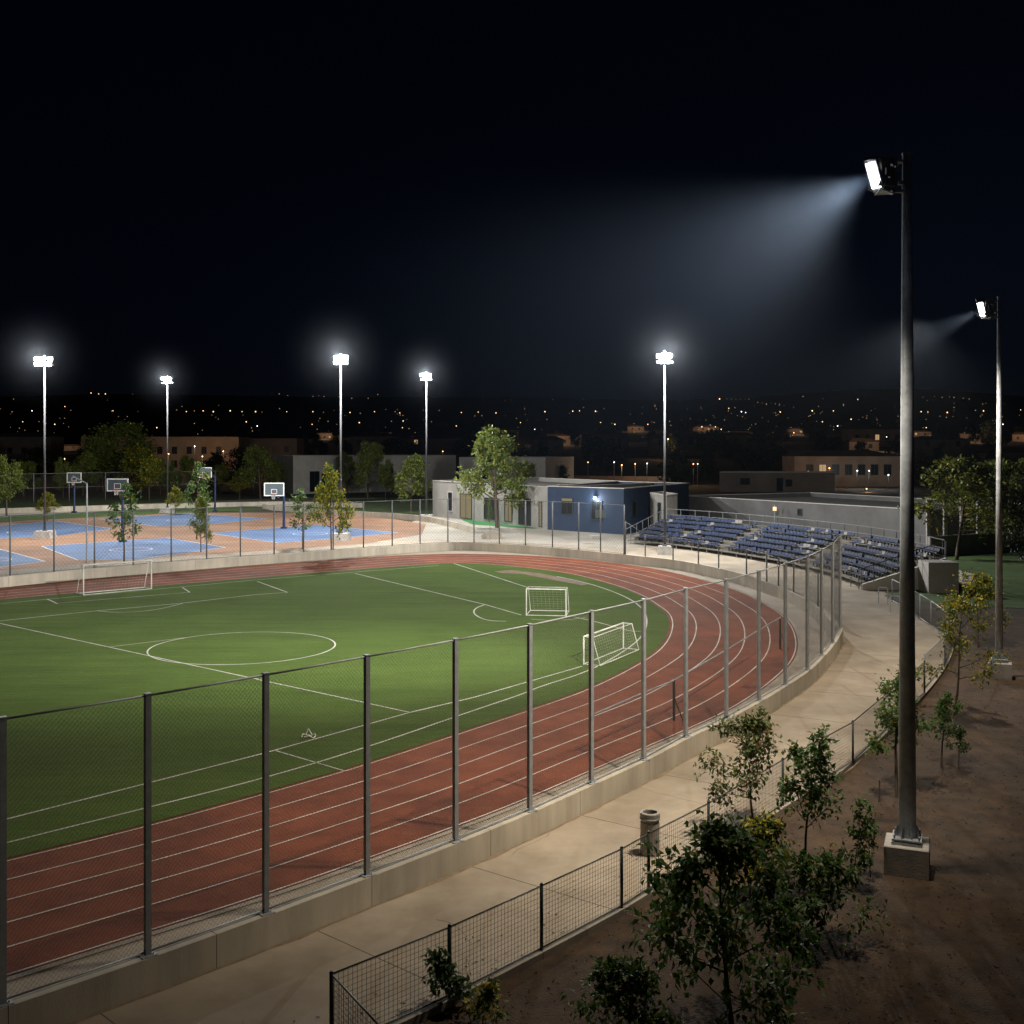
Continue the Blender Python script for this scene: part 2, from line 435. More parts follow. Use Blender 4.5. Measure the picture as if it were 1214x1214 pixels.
# courts -----------------------------------------------------------
oc = [(-120, 688), (0, 677), (110, 667), (200, 660), (330, 652), (430, 645), (500, 634), (505, 622), (470, 616), (380, 608), (200, 608), (100, 612), (0, 620), (-200, 628)]
mb = MB(); mb.poly([P(*p) for p in oc], .03)
tag(mb.build('court_surround', M['orange']), kind='structure')
quads = [[(-60, 628), (66, 618), (135, 627.5), (79, 634.5), (0, 639), (-60, 643)],
         [(-70, 657), (0, 651.5), (53, 666), (0, 673), (-60, 679)],
         [(49, 648), (198, 638), (267, 649.5), (161, 664), (92, 664.5)],
         [(118, 615.5), (224, 608.8), (317, 615.5), (231, 623.5), (186, 624.5)],
         [(247, 632.5), (375, 622.5), (472, 632), (412, 637.5), (330, 644)]]
cl = MB(); mb = MB()
for q in quads:
    w = [P(*p) for p in q]; mb.poly(w, .038); cl.strip(w + [w[0]], .10, .044)
    c = sum(w, Vector()) / len(w)
    cl.strip([c + Vector((math.cos(t * math.pi / 12), math.sin(t * math.pi / 12), 0)) * 1.8 for t in range(25)], .09, .046)
tag(mb.build('court_surface', M['bluecourt']), kind='structure')
tag(cl.build('court_lines', M['white']), kind='structure')

# lawns and paths beyond the courts
def sheet(name, pts, m, z, **k):
    mb = MB(); mb.poly([P(*p) for p in pts], z); o = mb.build(name, m); tag(o, kind='structure'); return o
sheet('lawn_strip', [(-300, 622), (0, 612), (190, 603), (300, 600), (330, 604), (200, 609), (0, 619), (-300, 635)], M['lawn'], .034)
sheet('far_lawn', [(-300, 606), (0, 594), (200, 588), (330, 584), (348, 589), (200, 595), (0, 602), (-300, 614)], M['lawn'], .024)
sheet('far_path', [(-300, 614), (0, 603), (200, 596), (350, 590), (560, 584), (560, 592), (430, 600), (320, 598), (190, 603), (0, 612), (-300, 622)], M['plaza'], .028)
sheet('rounded_lawn', [(312, 602), (340, 597), (400, 593), (480, 590.5), (555, 591), (575, 600), (556, 611), (500, 609), (420, 607), (340, 608)], M['lawn'], .034)
sheet('building_lawn', [(345, 584), (390, 585), (500, 588), (480, 590), (390, 591), (345, 589)], M['lawn'], .036)
sheet('turf_patch', [(538, 612), (560, 606), (650, 616), (652, 626), (630, 627), (560, 622)], M['bright_lawn'], .05)
sheet('right_lawn', [(1108, 668), (1130, 658), (1214, 652), (1500, 660), (1500, 735), (1214, 722), (1108, 716), (1048, 703), (1060, 700), (1108, 697)], M['lawn'], .024)
sheet('right_path', [(1107, 668), (1165, 684), (1160, 692), (1107, 698.5)], M['plaza'], .034)
sheet('plaza', [(430, 640), (505, 622), (560, 604), (660, 612), (740, 620), (815, 614), (815, 640), (735, 650), (560, 640)], M['plaza'], .02)

# mulch bed --------------------------------------------------------
mb = MB()
mul = [P(x, y) for x, y in [(380, 1262), (533, 1194), (642, 1137), (737, 1087), (769, 1066), (840, 1023), (930, 963), (1011, 911), (1060, 862), (1096, 827), (1122, 792), (1132, 765), (1108, 745), (1080, 722), (1214, 724)]]
mul += [Vector((70, 62, 0)), Vector((70, 4, 0)), Vector((-4, 4, 0)), Vector((-6, 12, 0))]
mb.poly(mul, .006)
tag(mb.build('mulch_bed', M['mulch']), kind='structure')
random.seed(5)
mb = MB()
def in_mulch(x, y):
    px = CX + F * x / y; py = HY + F * H / y
    if py > 1300: return px > 350
    b = [(380, 1262), (533, 1194), (642, 1137), (737, 1087), (840, 1023), (930, 963), (1011, 911), (1060, 862), (1096, 827), (1122, 792), (1132, 765)]
    for (x0, y0), (x1, y1) in zip(b, b[1:]):
        if y1 <= py <= y0: return px > x0 + (x1 - x0) * (y0 - py) / (y0 - y1) + 9
    return False
cnt = 0
while cnt < 5500:
    y = 15 + 35 * random.random() ** 1.8; x = random.uniform(-4, 26)
    if not in_mulch(x, y): continue
    cnt += 1
    L_ = random.uniform(.015, .06) * random.choice((.6, 1, 1.6)); w = random.uniform(.006, .018); a = random.uniform(0, 6.28)
    mb.box((x, y, random.uniform(.008, .03)), (L_, w, .01), a, random.uniform(-.4, .4), random.uniform(-.35, .35))
tag(mb.build('wood_chips', M['chip']), 'dry wood chips littering the brown planting bed', 'mulch', kind='stuff')
mb = MB(); rl_ = random.Random(4); n_l = 0
while n_l < 420:
    y = 15 + 30 * rl_.random() ** 1.4; x = rl_.uniform(-6, 16); px = CX + F * x / y; py = HY + F * H / y
    if in_mulch(x, y): continue
    near = in_mulch(x + rl_.uniform(.15, 2.2) ** 1.0, y - .2)
    if not near or py > 1290: continue
    n_l += 1; a = rl_.uniform(0, 6.28); L_ = rl_.uniform(.02, .055)
    mb.box((x, y, .022), (L_, L_ * .5, .004), a, rl_.uniform(-.3, .3), rl_.uniform(-.3, .3))
tag(mb.build('fallen_leaves', M['chip']), 'dry fallen leaves scattered on the walkway edge', 'leaves', kind='stuff')
# kerb under the low fence -----------------------------------------
LF = [P(x, y) for x, y in [(393, 1257), (533, 1192), (642, 1135), (737, 1084), (769, 1063), (840, 1021), (928, 961), (1011, 909), (1096, 826)]]
LF2 = [P(x, y) for x, y in [(1122, 790), (1131, 765), (1104, 744), (1091, 735), (1058, 715)]]
kb = thing('kerb', LF[1], 'narrow concrete kerb between the walkway and the brown planting bed', 'kerb')
mb = MB(); core = MB()
kl = resample(smooth([LF[0] - (LF[1] - LF[0]) * .2] + LF + LF2[:3], 1), 1.25)
for a, b in zip(kl, kl[1:]):
    d = (b - a).normalized(); mb.obox(a + d * .006, b - d * .006, .17, 0, .13)
    core.obox(a, b, .15, 0, .12)
mb.build('kerb_stones', M['kerb'], kb); core.build('bedding', M['joint'], kb)

# ------------------------------------------------------------------ FENCES
def mesh_panel(mb, a, b, z0a, z0b, h, sp, r, style='diamond'):
    """real wires between a and b: chain link diagonals or a square grid"""
    L_ = (b - a).to_2d().length; d = Vector(((b - a).x, (b - a).y, 0)).normalized(); n = Vector((-d.y, d.x, 0))
    def q(s, z):
        t = s / L_; return Vector((a.x, a.y, 0)) + d * s + Vector((0, 0, (z0a + (z0b - z0a) * t) + z))
    def wire(s0, zz0, s1, zz1, off=0):
        p0, p1 = q(s0, zz0) + n * off, q(s1, zz1) + n * off
        e = (p1 - p0).normalized(); u = e.cross(n).normalized() * r; w = n * r
        i = len(mb.v)
        for c in (p0, p1):
            for v in (u, -u * .5 + w * .87, -u * .5 - w * .87): mb.v.append(tuple(c + v))
        for k in range(3):
            mb.f.append((i + k, i + (k + 1) % 3, i + 3 + (k + 1) % 3, i + 3 + k)); mb.mi.append(mb.cur)
    if style == 'grid':
        k = sp * .5
        while k < L_: wire(k, 0, k, h); k += sp
        k = sp * .5
        while k < h: wire(0, k, L_, k, r * 1.5); k += sp
    else:
        k = -h
        while k < L_:
            s0, s1 = max(0, k), min(L_, k + h)
            wire(s0, s0 - k, s1, s1 - k)
            wire(s0, h - (s0 - k), s1, h - (s1 - k), r * 1.6)
            k += sp
def fence(name, pts, z0s, h, label, cat, group=None, post_r=.05, rails=(1.0,), sp=.085, wr=.00185, wire=None, post=None, rail_r=.024, style='diamond', plate=True, square=False, heights=None, panel=True, skip=()):
    wire = wire or M['wire']; post = post or M['post']
    root = thing(name, (pts[0].x, pts[0].y, z0s[0]), label, cat, group)
    for k, (p, z) in enumerate(zip(pts, z0s)):
        hh = heights[k] if heights else h
        if k in skip: continue
        m = MB()
        if square: m.box((p.x, p.y, z + hh / 2), (post_r * 2, post_r * 2, hh), R(40)); m.box((p.x, p.y, z + hh + .01), (post_r * 2.4, post_r * 2.4, .025), R(40))
        else: m.tube((p.x, p.y, z), (p.x, p.y, z + hh), post_r, None, 10); m.tube((p.x, p.y, z + hh), (p.x, p.y, z + hh + .03), post_r * 1.15, post_r * .6, 10)
        po = m.build('post', post, root, smooth=not square)
        if plate:
            m = MB(); m.box((p.x, p.y, z + .008), (.26, .26, .016), R(40))
            for sx in (-1, 1):
                for sy in (-1, 1): m.tube((p.x + sx * .09, p.y + sy * .02, z + .015), (p.x + sx * .09, p.y + sy * .02, z + .04), .012, None, 6)
            pl = m.build('base_plate', post, po)
    for f in rails:
        m = MB()
        for i in range(len(pts) - 1):
            a, b, za, zb = pts[i], pts[i + 1], z0s[i], z0s[i + 1]
            ha, hb = (heights[i], heights[i + 1]) if heights else (h, h)
            m.tube((a.x, a.y, za + ha * f - .02), (b.x, b.y, zb + hb * f - .02), rail_r, None, 6)
        m.build('top_rail' if f > .9 else 'bottom_rail' if f < .3 else 'middle_rail', post, root, smooth=True)
    if panel:
        m = MB()
        for i in range(len(pts) - 1):
            hh = min(heights[i], heights[i + 1]) if heights else h
            mesh_panel(m, pts[i], pts[i + 1], z0s[i] + .05, z0s[i + 1] + .05, hh - .08, sp, wr, style)
        m.build('wire_mesh', wire, root)
    return root
allp = [NPX[2]] + NP
fence('tall_mesh_fence', allp, [.6] * len(allp), 4.33, 'tall grey chain link fence with square posts on the near concrete wall', 'fence', post_r=.048, rails=(1.0, .017), sp=.085, wr=.0018, square=True, rail_r=.019)
# hand rail on the inside of the wall at the bend
def px_of(p): return CX + F * p.x / p.y
def on_wall(px, lo=55):
    best = None
    for a, b in zip(WR, WR[1:]):
        if a.y < lo: continue
        xa, xb = px_of(a), px_of(b)
        if (xa - px) * (xb - px) <= 0 and xa != xb:
            t = (px - xa) / (xb - xa); p = a + (b - a) * t
            if best is None or p.y > best.y: best = p
    return best
xsA = [-40, 12, 64, 112, 158, 203, 245, 285, 325, 360, 395, 431, 465, 498, 531, 562, 592, 623, 655, 686, 712, 740]
pa = [on_wall(x) for x in xsA]
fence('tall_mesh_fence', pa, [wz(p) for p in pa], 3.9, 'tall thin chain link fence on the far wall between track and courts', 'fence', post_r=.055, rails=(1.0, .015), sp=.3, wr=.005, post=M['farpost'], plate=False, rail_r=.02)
xsB = [741.5, 765, 798, 828, 852, 885, 909, 923, 941, 957, 970, 983]
pb = [on_wall(x) for x in xsB]
pb = [p for p in pb if p is not None]
hs = [3.9, 1.6, 1.6, 2.6, 2.4, 3.2, 2.4, 2.2, 2.2, 2.2, 2.2, 2.2][:len(pb)]
hs = [1.7 if k else 2.6 for k in range(len(pb))]
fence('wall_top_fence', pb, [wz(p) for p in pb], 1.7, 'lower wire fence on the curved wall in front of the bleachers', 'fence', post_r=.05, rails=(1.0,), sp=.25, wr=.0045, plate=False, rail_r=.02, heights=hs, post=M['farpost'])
# low fence by the walkway
LFp = LF[:]
corner = LF[0]
rt = fence('low_mesh_fence', LFp, [.13] * len(LFp), 1.16, 'low dark welded mesh fence with open square grid along the near walkway edge', 'fence', post_r=.032, rails=(1.0, .05), sp=.085, wr=.0032, wire=M['dwire'], post=M['dpost'], rail_r=.014, style='grid', plate=False, skip=(4,) if False else ())
# return panel going off toward the camera
ret = [corner, corner + Vector((1.15, -1.9, 0)), corner + Vector((2.3, -3.8, 0))]
fence('low_mesh_fence', ret, [.13] * 3, 1.16, 'short dark mesh return panel at the bottom corner of the low fence', 'fence', post_r=.032, rails=(1.0, .05), sp=.085, wr=.0032, wire=M['dwire'], post=M['dpost'], rail_r=.014, style='grid', plate=False, skip=(0,))
lf2 = [P(1096, 822), P(1120, 792), P(1130, 766), P(1104, 744), P(1091, 735), P(1075, 724), P(1058, 714)]
lf2[0] = lf2[0] + Vector((.1, .3, 0))
fence('guard_rail', lf2, [.02] * len(lf2), 1.35, 'grey metal railing around the walkway bend behind the saplings', 'railing', post_r=.03, rails=(1.0, .08), sp=.14, wr=.004, rail_r=.02, plate=False, style='grid')
for (q, lab) in (((1046, 716), 'small steel hoop barrier at the walkway edge nearest the bleachers'), ((1060, 727), 'small steel hoop barrier beside the railing right of the walkway')):
    p = P(*q); t = thing('hoop_barrier', p, lab, 'barrier')
    m = MB(); a = p + Vector((-.15, .2, 0)); b = p + Vector((.25, -.2, 0)); up = Vector((0, 0, .95))
    m.path([a, a + up * .9, a + up + (b - a) * .12, b + up - (b - a) * .12, b + up * .9, b], .03, 8); m.build('hoop', M['steel'], t)
# far court fence
cf = [P(-80, 600), P(0, 597), P(40, 595.5), P(82, 594), P(125, 592.5), P(167, 591), P(210, 590), P(255, 588.5), P(300, 587), P(345, 585)]
fence('court_fence', cf, [0] * len(cf), 4.9, 'dark tall chain link fence behind the basketball courts', 'fence', post_r=.06, rails=(1, .5), sp=.4, wr=.008, plate=False, rail_r=.03)
cw = thing('retaining_wall', P(100, 602), 'low beige retaining wall beyond the basketball courts', 'wall')
mb = MB()
for a, b in zip([P(-200, 618), P(0, 609), P(190, 603), P(330, 600)], [P(0, 609), P(190, 603), P(330, 600), P(430, 602)]): mb.obox(a, b, .3, 0, .75)
mb.build('wall_body', M['wall'], cw)
cw = thing('planter_wall', P(450, 625), 'curved low concrete wall edging the orange court on its right', 'wall')
mb = MB(); cc = smooth([P(312, 603), P(330, 606), (P(420, 612)), P(500, 617), P(535, 625), P(560, 632)], 2)
for a, b in zip(cc, cc[1:]): mb.obox(a, b, .3, 0, .7)
mb.build('wall_body', M['wall'], cw)

# ------------------------------------------------------------------ LIGHT POLES
def far_pole(px, py, heads, ztop, label, base=.9, r=.115):
    p = P(px, py); t = thing('floodlight_pole', p, label, 'floodlight', 'floodlight poles around the courts and track')
    m = MB(); m.hexa([p + Vector((sx * base, sy * base, 0)) for sx, sy in ((-1, -1), (1, -1), (1, 1), (-1, 1))], [p + Vector((sx * base * .85, sy * base * .85, .75)) for sx, sy in ((-1, -1), (1, -1), (1, 1), (-1, 1))])
    m.build('base_block', M['block'], t)
    m = MB(); m.tube(p + Vector((0, 0, .75)), p + Vector((0, 0, .9)), r * 1.9, None, 12); m.tube(p + Vector((0, 0, .9)), p + Vector((0, 0, ztop)), r, r * .72, 14)
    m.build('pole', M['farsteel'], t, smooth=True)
    m = MB(); w = max(abs(h[0]) for h in heads) * .78 + .2
    m.box(p + Vector((0, 0, ztop - .1)), (w * 2, .14, .14)); m.box(p + Vector((0, 0, ztop + .56)), (w * 1.8, .12, .12)); m.box(p + Vector((0, .0, ztop + .35)), (.16, .16, 1.0))
    m.build('crossarm', M['black'], t)
    for hx, hz, ry in heads:
        hx *= .78; hz *= .72
        c = p + Vector((hx, -.25, ztop + hz))
        m = MB(); m.box(c, (.44, .3, .36), ry, R(20)); hb = m.build('lamp_head', M['black'], t)
        f = Matrix.Rotation(ry, 4, 'Z') @ Matrix.Rotation(R(20), 4, 'X')
        m = MB(); m.box(c + f @ Vector((0, -.16, 0)), (.38, .02, .30), ry, R(20)); m.build('lamp_panel', M['far_lamp'], hb)
    return p
def quad4(w, s=.0): return [(-w, 0, -.2), (-w, .75, -.2), (w, 0, .2), (w, .75, .2)]
pL1 = far_pole(53, 638, [(-.85, 0, -.2), (-.85, .7, -.2), (-.28, 0, 0), (-.28, .7, 0), (.75, 0, .2), (.9, .7, .2)], 17.7, 'grey floodlight pole at the far left with two lamp clusters, standing in a blue court')
pL2 = far_pole(198.5, 608, [(-.75, .75, -.2), (-.15, .55, 0), (.45, .75, .2), (-.1, -.05, 0), (.5, .1, .2)], 18.6, 'slim farthest floodlight pole behind the basketball courts beside the court fence')
pL3 = far_pole(404, 641, [(-.5, 0, -.2), (-.5, .7, -.2), (0.0, .7, 0), (.62, 0, .2), (.7, .7, .2)], 17.6, 'grey floodlight pole at the right end of the blue courts with split lamp clusters')
pL4 = far_pole(505.5, 617, [(-.7, .65, -.2), (-.15, .6, 0), (.42, .65, .2), (-.1, 0, 0), (.45, .0, .2)], 18, 'grey floodlight pole between the round lawn and the grey building')
pL5 = far_pole(788, 657.5, [(-.65, .55, -.2), (-.1, .65, 0), (.42, .6, .2), (-.3, -.05, 0), (.25, -.05, .2)], 16.6, 'grey floodlight pole in front of the bleachers with a dazzling lamp cluster', .6, .11)

def near_pole(base_px, zb, ztop, r, s, label, hm, flare=1.0):
    p = P(*base_px)
    t = thing('floodlight_pole', p, label, 'floodlight', 'tall floodlight poles in the planting bed')
    m = MB(); a = .45 * s; rz = Matrix.Rotation(R(-22), 4, 'Z')
    q = [rz @ Vector((x * a, y * a, 0)) for x, y in ((-1, -1), (1, -1), (1, 1), (-1, 1))]
    m.hexa([p + v for v in q], [p + v + Vector((0, 0, zb - .02)) for v in q]); m.hexa([p + v + Vector((0, 0, zb - .02)) for v in q], [p + v * .96 + Vector((0, 0, zb)) for v in q])
    bb = m.build('base_block', M['block'], t)
    m = MB(); m.box(p + Vector((0, 0, zb + .03)), (.62 * s, .62 * s, .05), R(-22)); m.box(p + Vector((0, 0, zb + .10)), (.60 * s, .60 * s, .035), R(-22))
    for k in range(8):
        an = R(-22) + k * math.pi / 4 + .39; u = Vector((math.cos(an), math.sin(an), 0))
        m.hexa([p + u * r * .9 + Vector((0, 0, zb + .11)) + u.orthogonal() * 0, p + u * (r + .12) + Vector((0, 0, zb + .11)), p + u * (r + .12) + Vector((.012, .012, zb + .11)), p + u * r * .9 + Vector((.012, .012, zb + .11))],
               [p + u * r * .9 + Vector((0, 0, zb + .36)), p + u * (r + .02) + Vector((0, 0, zb + .34)), p + u * (r + .02) + Vector((.012, .012, zb + .34)), p + u * r * .9 + Vector((.012, .012, zb + .36))])
    for sx in (-1, 1):
        for sy in (-1, 1):
            c = p + rz @ Vector((sx * .25 * s, sy * .25 * s, 0)); m.tube(c + Vector((0, 0, zb)), c + Vector((0, 0, zb + .2)), .018, None, 8)
    m.build('base_flange', M['post'], t)
    m = MB(); m.tube(p + Vector((0, 0, zb + .1)), p + Vector((0, 0, ztop)), r, r * .5 * hm, 28); m.tube(p + Vector((0, 0, ztop)), p + Vector((0, 0, ztop + .05)), r * .56 * hm, None, 20)
    m.build('pole', M['steel'], t, smooth=True)
    # lamp head: boxy ballast cage to the left of the pole, glowing panel with side visors on its left face
    T = Matrix.Translation(p + Vector((0, 0, ztop))) @ Matrix.Rotation(0, 4, 'Z') @ Matrix.Scale(s, 4)
    def bx(m, c, d, rx=0, ry=0, rz=0):
        q = T @ Matrix.Translation(Vector(c)) @ Matrix.Rotation(rz, 4, 'Z') @ Matrix.Rotation(ry, 4, 'Y') @ Matrix.Rotation(rx, 4, 'X')
        a, b, e = d[0] / 2, d[1] / 2, d[2] / 2; w = [(-a, -b), (a, -b), (a, b), (-a, b)]
        m.hexa([q @ Vector((x, y, -e)) for x, y in w], [q @ Vector((x, y, e)) for x, y in w])
    m = MB()
    for c, d in (((-.22, 0, -.13), (.36, .07, .05)), ((-.2, .1, -.13), (.3, .05, .05)), ((-.18, 0, -.78), (.32, .07, .05)), ((-.2, .12, -.75), (.3, .05, .05))): bx(m, c, d)
    bx(m, (-.14, -.02, -.6), (.13, .12, .07)); bx(m, (-.27, .06, -.45), (.03, .3, .72))
    m.build('bracket', M['post'], t)
    m = MB()
    bx(m, (-.46, .02, -.42), (.34, .52, .66)); bx(m, (-.62, .0, -.42), (.1, .46, .62), 0, R(14), R(12))
    for k in range(6): bx(m, (-.31, .02, -.18 - k * .095), (.06, .56, .03))
    for k in range(5): bx(m, (-.46 + .05 * k - .1, -.255, -.42), (.018, .05, .58))
    hd = m.build('lamp_housing', M['black'], t)
    for c_, d_ in (((-.44, -.30, -.30), (.05, .05, .05)), ((-.37, -.30, -.33), (.035, .04, .04)), ((-.49, -.29, -.55), (.05, .03, .03)), ((-.56, -.29, -.42), (.025, .03, .14))):
        m = MB(); bx(m, c_, d_); m.build('reflector_fitting', M['silver'], hd)
    m = MB()
    q = [Vector(v) for v in ((-.60, -.26, -.12), (-1.06, -.38, -.24), (-.80, .30, .02), (-.46, .28, -.02))]
    m.hexa([T @ v for v in q], [T @ (v + Vector((.0, 0, .02))) for v in q])
    q = [Vector(v) for v in ((-1.06, -.38, -.24), (-.90, -.36, -.36), (-.66, .30, -.16), (-.80, .30, .02))]
    m.hexa([T @ v for v in q], [T @ (v + Vector((.015, 0, .015))) for v in q])
    m.build('visor', M['post'], t); m = MB()
    q = [Vector(v) for v in ((-.68, -.30, -.80), (-.44, -.42, -.93), (-.30, -.2, -.84), (-.26, .28, -.78), (-.6, .28, -.80))]
    m.hexa([T @ v for v in q], [T @ (v + Vector((.0, 0, .02))) for v in q])
    m.build('visor', M['silver'] if False else M['post'], t)
    # glowing panel: faces left, down and a little toward the walkway side
    c = Vector((-.74, -.16, -.46)); rot = Matrix.Rotation(R(36), 4, 'Z') @ Matrix.Rotation(R(-25), 4, 'Y')
    q = T @ Matrix.Translation(c) @ rot
    m = MB(); w = [(-.05, -.15), (.03, -.15), (.03, .15), (-.05, .15)]
    m.hexa([q @ Vector((x, y, -.33)) for x, y in w], [q @ Vector((x, y, .31)) for x, y in w])
    fr = m.build('lamp_frame', M['post'], t)
    m = MB(); w = [(-.065, -.105), (-.052, -.105), (-.052, .105), (-.065, .105)]
    m.hexa([q @ Vector((x, y, -.27)) for x, y in w], [q @ Vector((x, y, .27)) for x, y in w])
    m.build('lamp_panel', M['lamp'], fr)
    nrm = (q.to_3x3() @ Vector((-1, 0, 0))).normalized()
    return q @ Vector((-.16, 0, 0)), nrm
H1, n1 = near_pole((1075.5, 1032), .62, 15.3, .185, 1.0, 'nearest very tall steel floodlight pole with a beaming lamp, on a concrete block', 1.08)
H2, n2 = near_pole((1184.5, 803), .62, 15.0, .15, 1.0, 'second tall floodlight pole further back at the right edge of the planting bed', .9)

# ------------------------------------------------------------------ LIGHTS
def spot(name, loc, target, power, angle, blend=.5, size=.3, col=(1, .97, .93)):
    l = bpy.data.lights.new(name, 'SPOT'); l.energy = power; l.spot_size = R(angle); l.spot_blend = blend; l.shadow_soft_size = size; l.color = col
    o = bpy.data.objects.new(name, l); C.objects.link(o); o.location = loc
    o.rotation_euler = (Vector(target) - Vector(loc)).to_track_quat('-Z', 'Y').to_euler(); return o
def point(name, loc, power, size=.2, col=(1, .6, .3)):
    l = bpy.data.lights.new(name, 'POINT'); l.energy = power; l.shadow_soft_size = size; l.color = col
    o = bpy.data.objects.new(name, l); C.objects.link(o); o.location = loc; return o
cool = (1, .985, .96)
K = 1.0
for i, (p, z, pw) in enumerate(((pL1, 18.1, 24000), (pL2, 19, 20000), (pL3, 18, 28000), (pL4, 18.4, 28000), (pL5, 17, 31000))):
    point('floodlight', p + Vector((0, -2.0, z + .25)), pw * K, .3, cool)
# near floodlights: wide flood plus the hard forward beam seen in the haze
WARM = (1, .87, .70)
spot('floodlight', H1 + Vector((-1, .2, -.4)), (1, 34, 0), 10500 * K, 116, 1.0, .22, WARM)
spot('floodlight', H1 + Vector((-1.6, -.5, -.4)), H1 + Vector((-6, 1, -6.5)), 3400 * K, 150, .9, .22, WARM)
ff = spot('floodlight', H1 + Vector((-.1, .6, 0)), (-24, 78, -1), 130000 * K, 92, 1.0, .25, (1, .98, .94)); ff.scale = (1, .56, 1)
spot('floodlight_beam', H1 + n1 * .05, H1 + Vector((-9, -8.2, -5.9)), 120000 * K, 33, 1.0, .12, (.80, .90, 1))
spot('floodlight', H2 + Vector((-2.4, -.4, -.4)), H2 + Vector((-5, 1, -9)), 7500 * K, 160, .9, .22, WARM)
spot('floodlight_beam', H2 + n2 * .05, H2 + Vector((-9, 2.0, -4.6)), 34000 * K, 36, 1.0, .12, (1, .96, .92))

# ------------------------------------------------------------------ beam haze and lamp halos
import bmesh
def mist_mesh(rad, peak, power, col):
    mm = bpy.data.materials.new('beam_or_halo_mist'); mm.use_nodes = True; nt = mm.node_tree; nt.nodes.clear()
    o = nt.nodes.new('ShaderNodeOutputMaterial'); v = nt.nodes.new('ShaderNodeVolumeScatter'); v.inputs['Color'].default_value = (*col, 1)
    tc = nt.nodes.new('ShaderNodeTexCoord'); mp = nt.nodes.new('ShaderNodeMapping'); mp.inputs['Scale'].default_value = (1 / rad,) * 3
    gr = nt.nodes.new('ShaderNodeTexGradient'); gr.gradient_type = 'SPHERICAL'
    pw_ = nt.nodes.new('ShaderNodeMath'); pw_.operation = 'POWER'; pw_.inputs[1].default_value = power
    mu = nt.nodes.new('ShaderNodeMath'); mu.operation = 'MULTIPLY'; mu.inputs[1].default_value = peak
    for a_, b_ in ((tc.outputs['Object'], mp.inputs[0]), (mp.outputs[0], gr.inputs[0]), (gr.outputs['Fac'], pw_.inputs[0]), (pw_.outputs[0], mu.inputs[0]), (mu.outputs[0], v.inputs['Density']), (v.outputs[0], o.inputs['Volume'])): nt.links.new(a_, b_)
    bm = bmesh.new(); bmesh.ops.create_icosphere(bm, subdivisions=3, radius=rad); me = bpy.data.meshes.new('mist'); bm.to_mesh(me); bm.free(); me.materials.append(mm)
    return me
far_halo = mist_mesh(7, .0013, 3.2, (.78, .87, 1)); beam_mist = mist_mesh(18, .00038, 1.35, (.58, .74, 1)); beam_mist2 = mist_mesh(13, .0008, 1.5, (.58, .74, 1))
def mist(me, loc, lab):  # scatter sphere; around the far lamps it is added to imitate lens glow
    ms = bpy.data.objects.new('mist', me); C.objects.link(ms); ms.location = loc; tag(ms, lab, 'mist', kind='stuff')
for p, z, lab in ((pL1, 18.3, 'at the far left'), (pL2, 19.1, 'behind the court fence'), (pL3, 18.2, 'at the right end of the courts'), (pL4, 18.6, 'by the grey building'), (pL5, 17.2, 'in front of the bleachers')):
    mist(far_halo, (p.x, p.y - 1.6, z), 'lens glow halo added around the lamps of the floodlight pole ' + lab)
mist(beam_mist, H1, 'bluish mist lit by the beam of the nearest tall floodlight')
mist(beam_mist2, H2, 'bluish mist lit by the beam of the second tall floodlight')

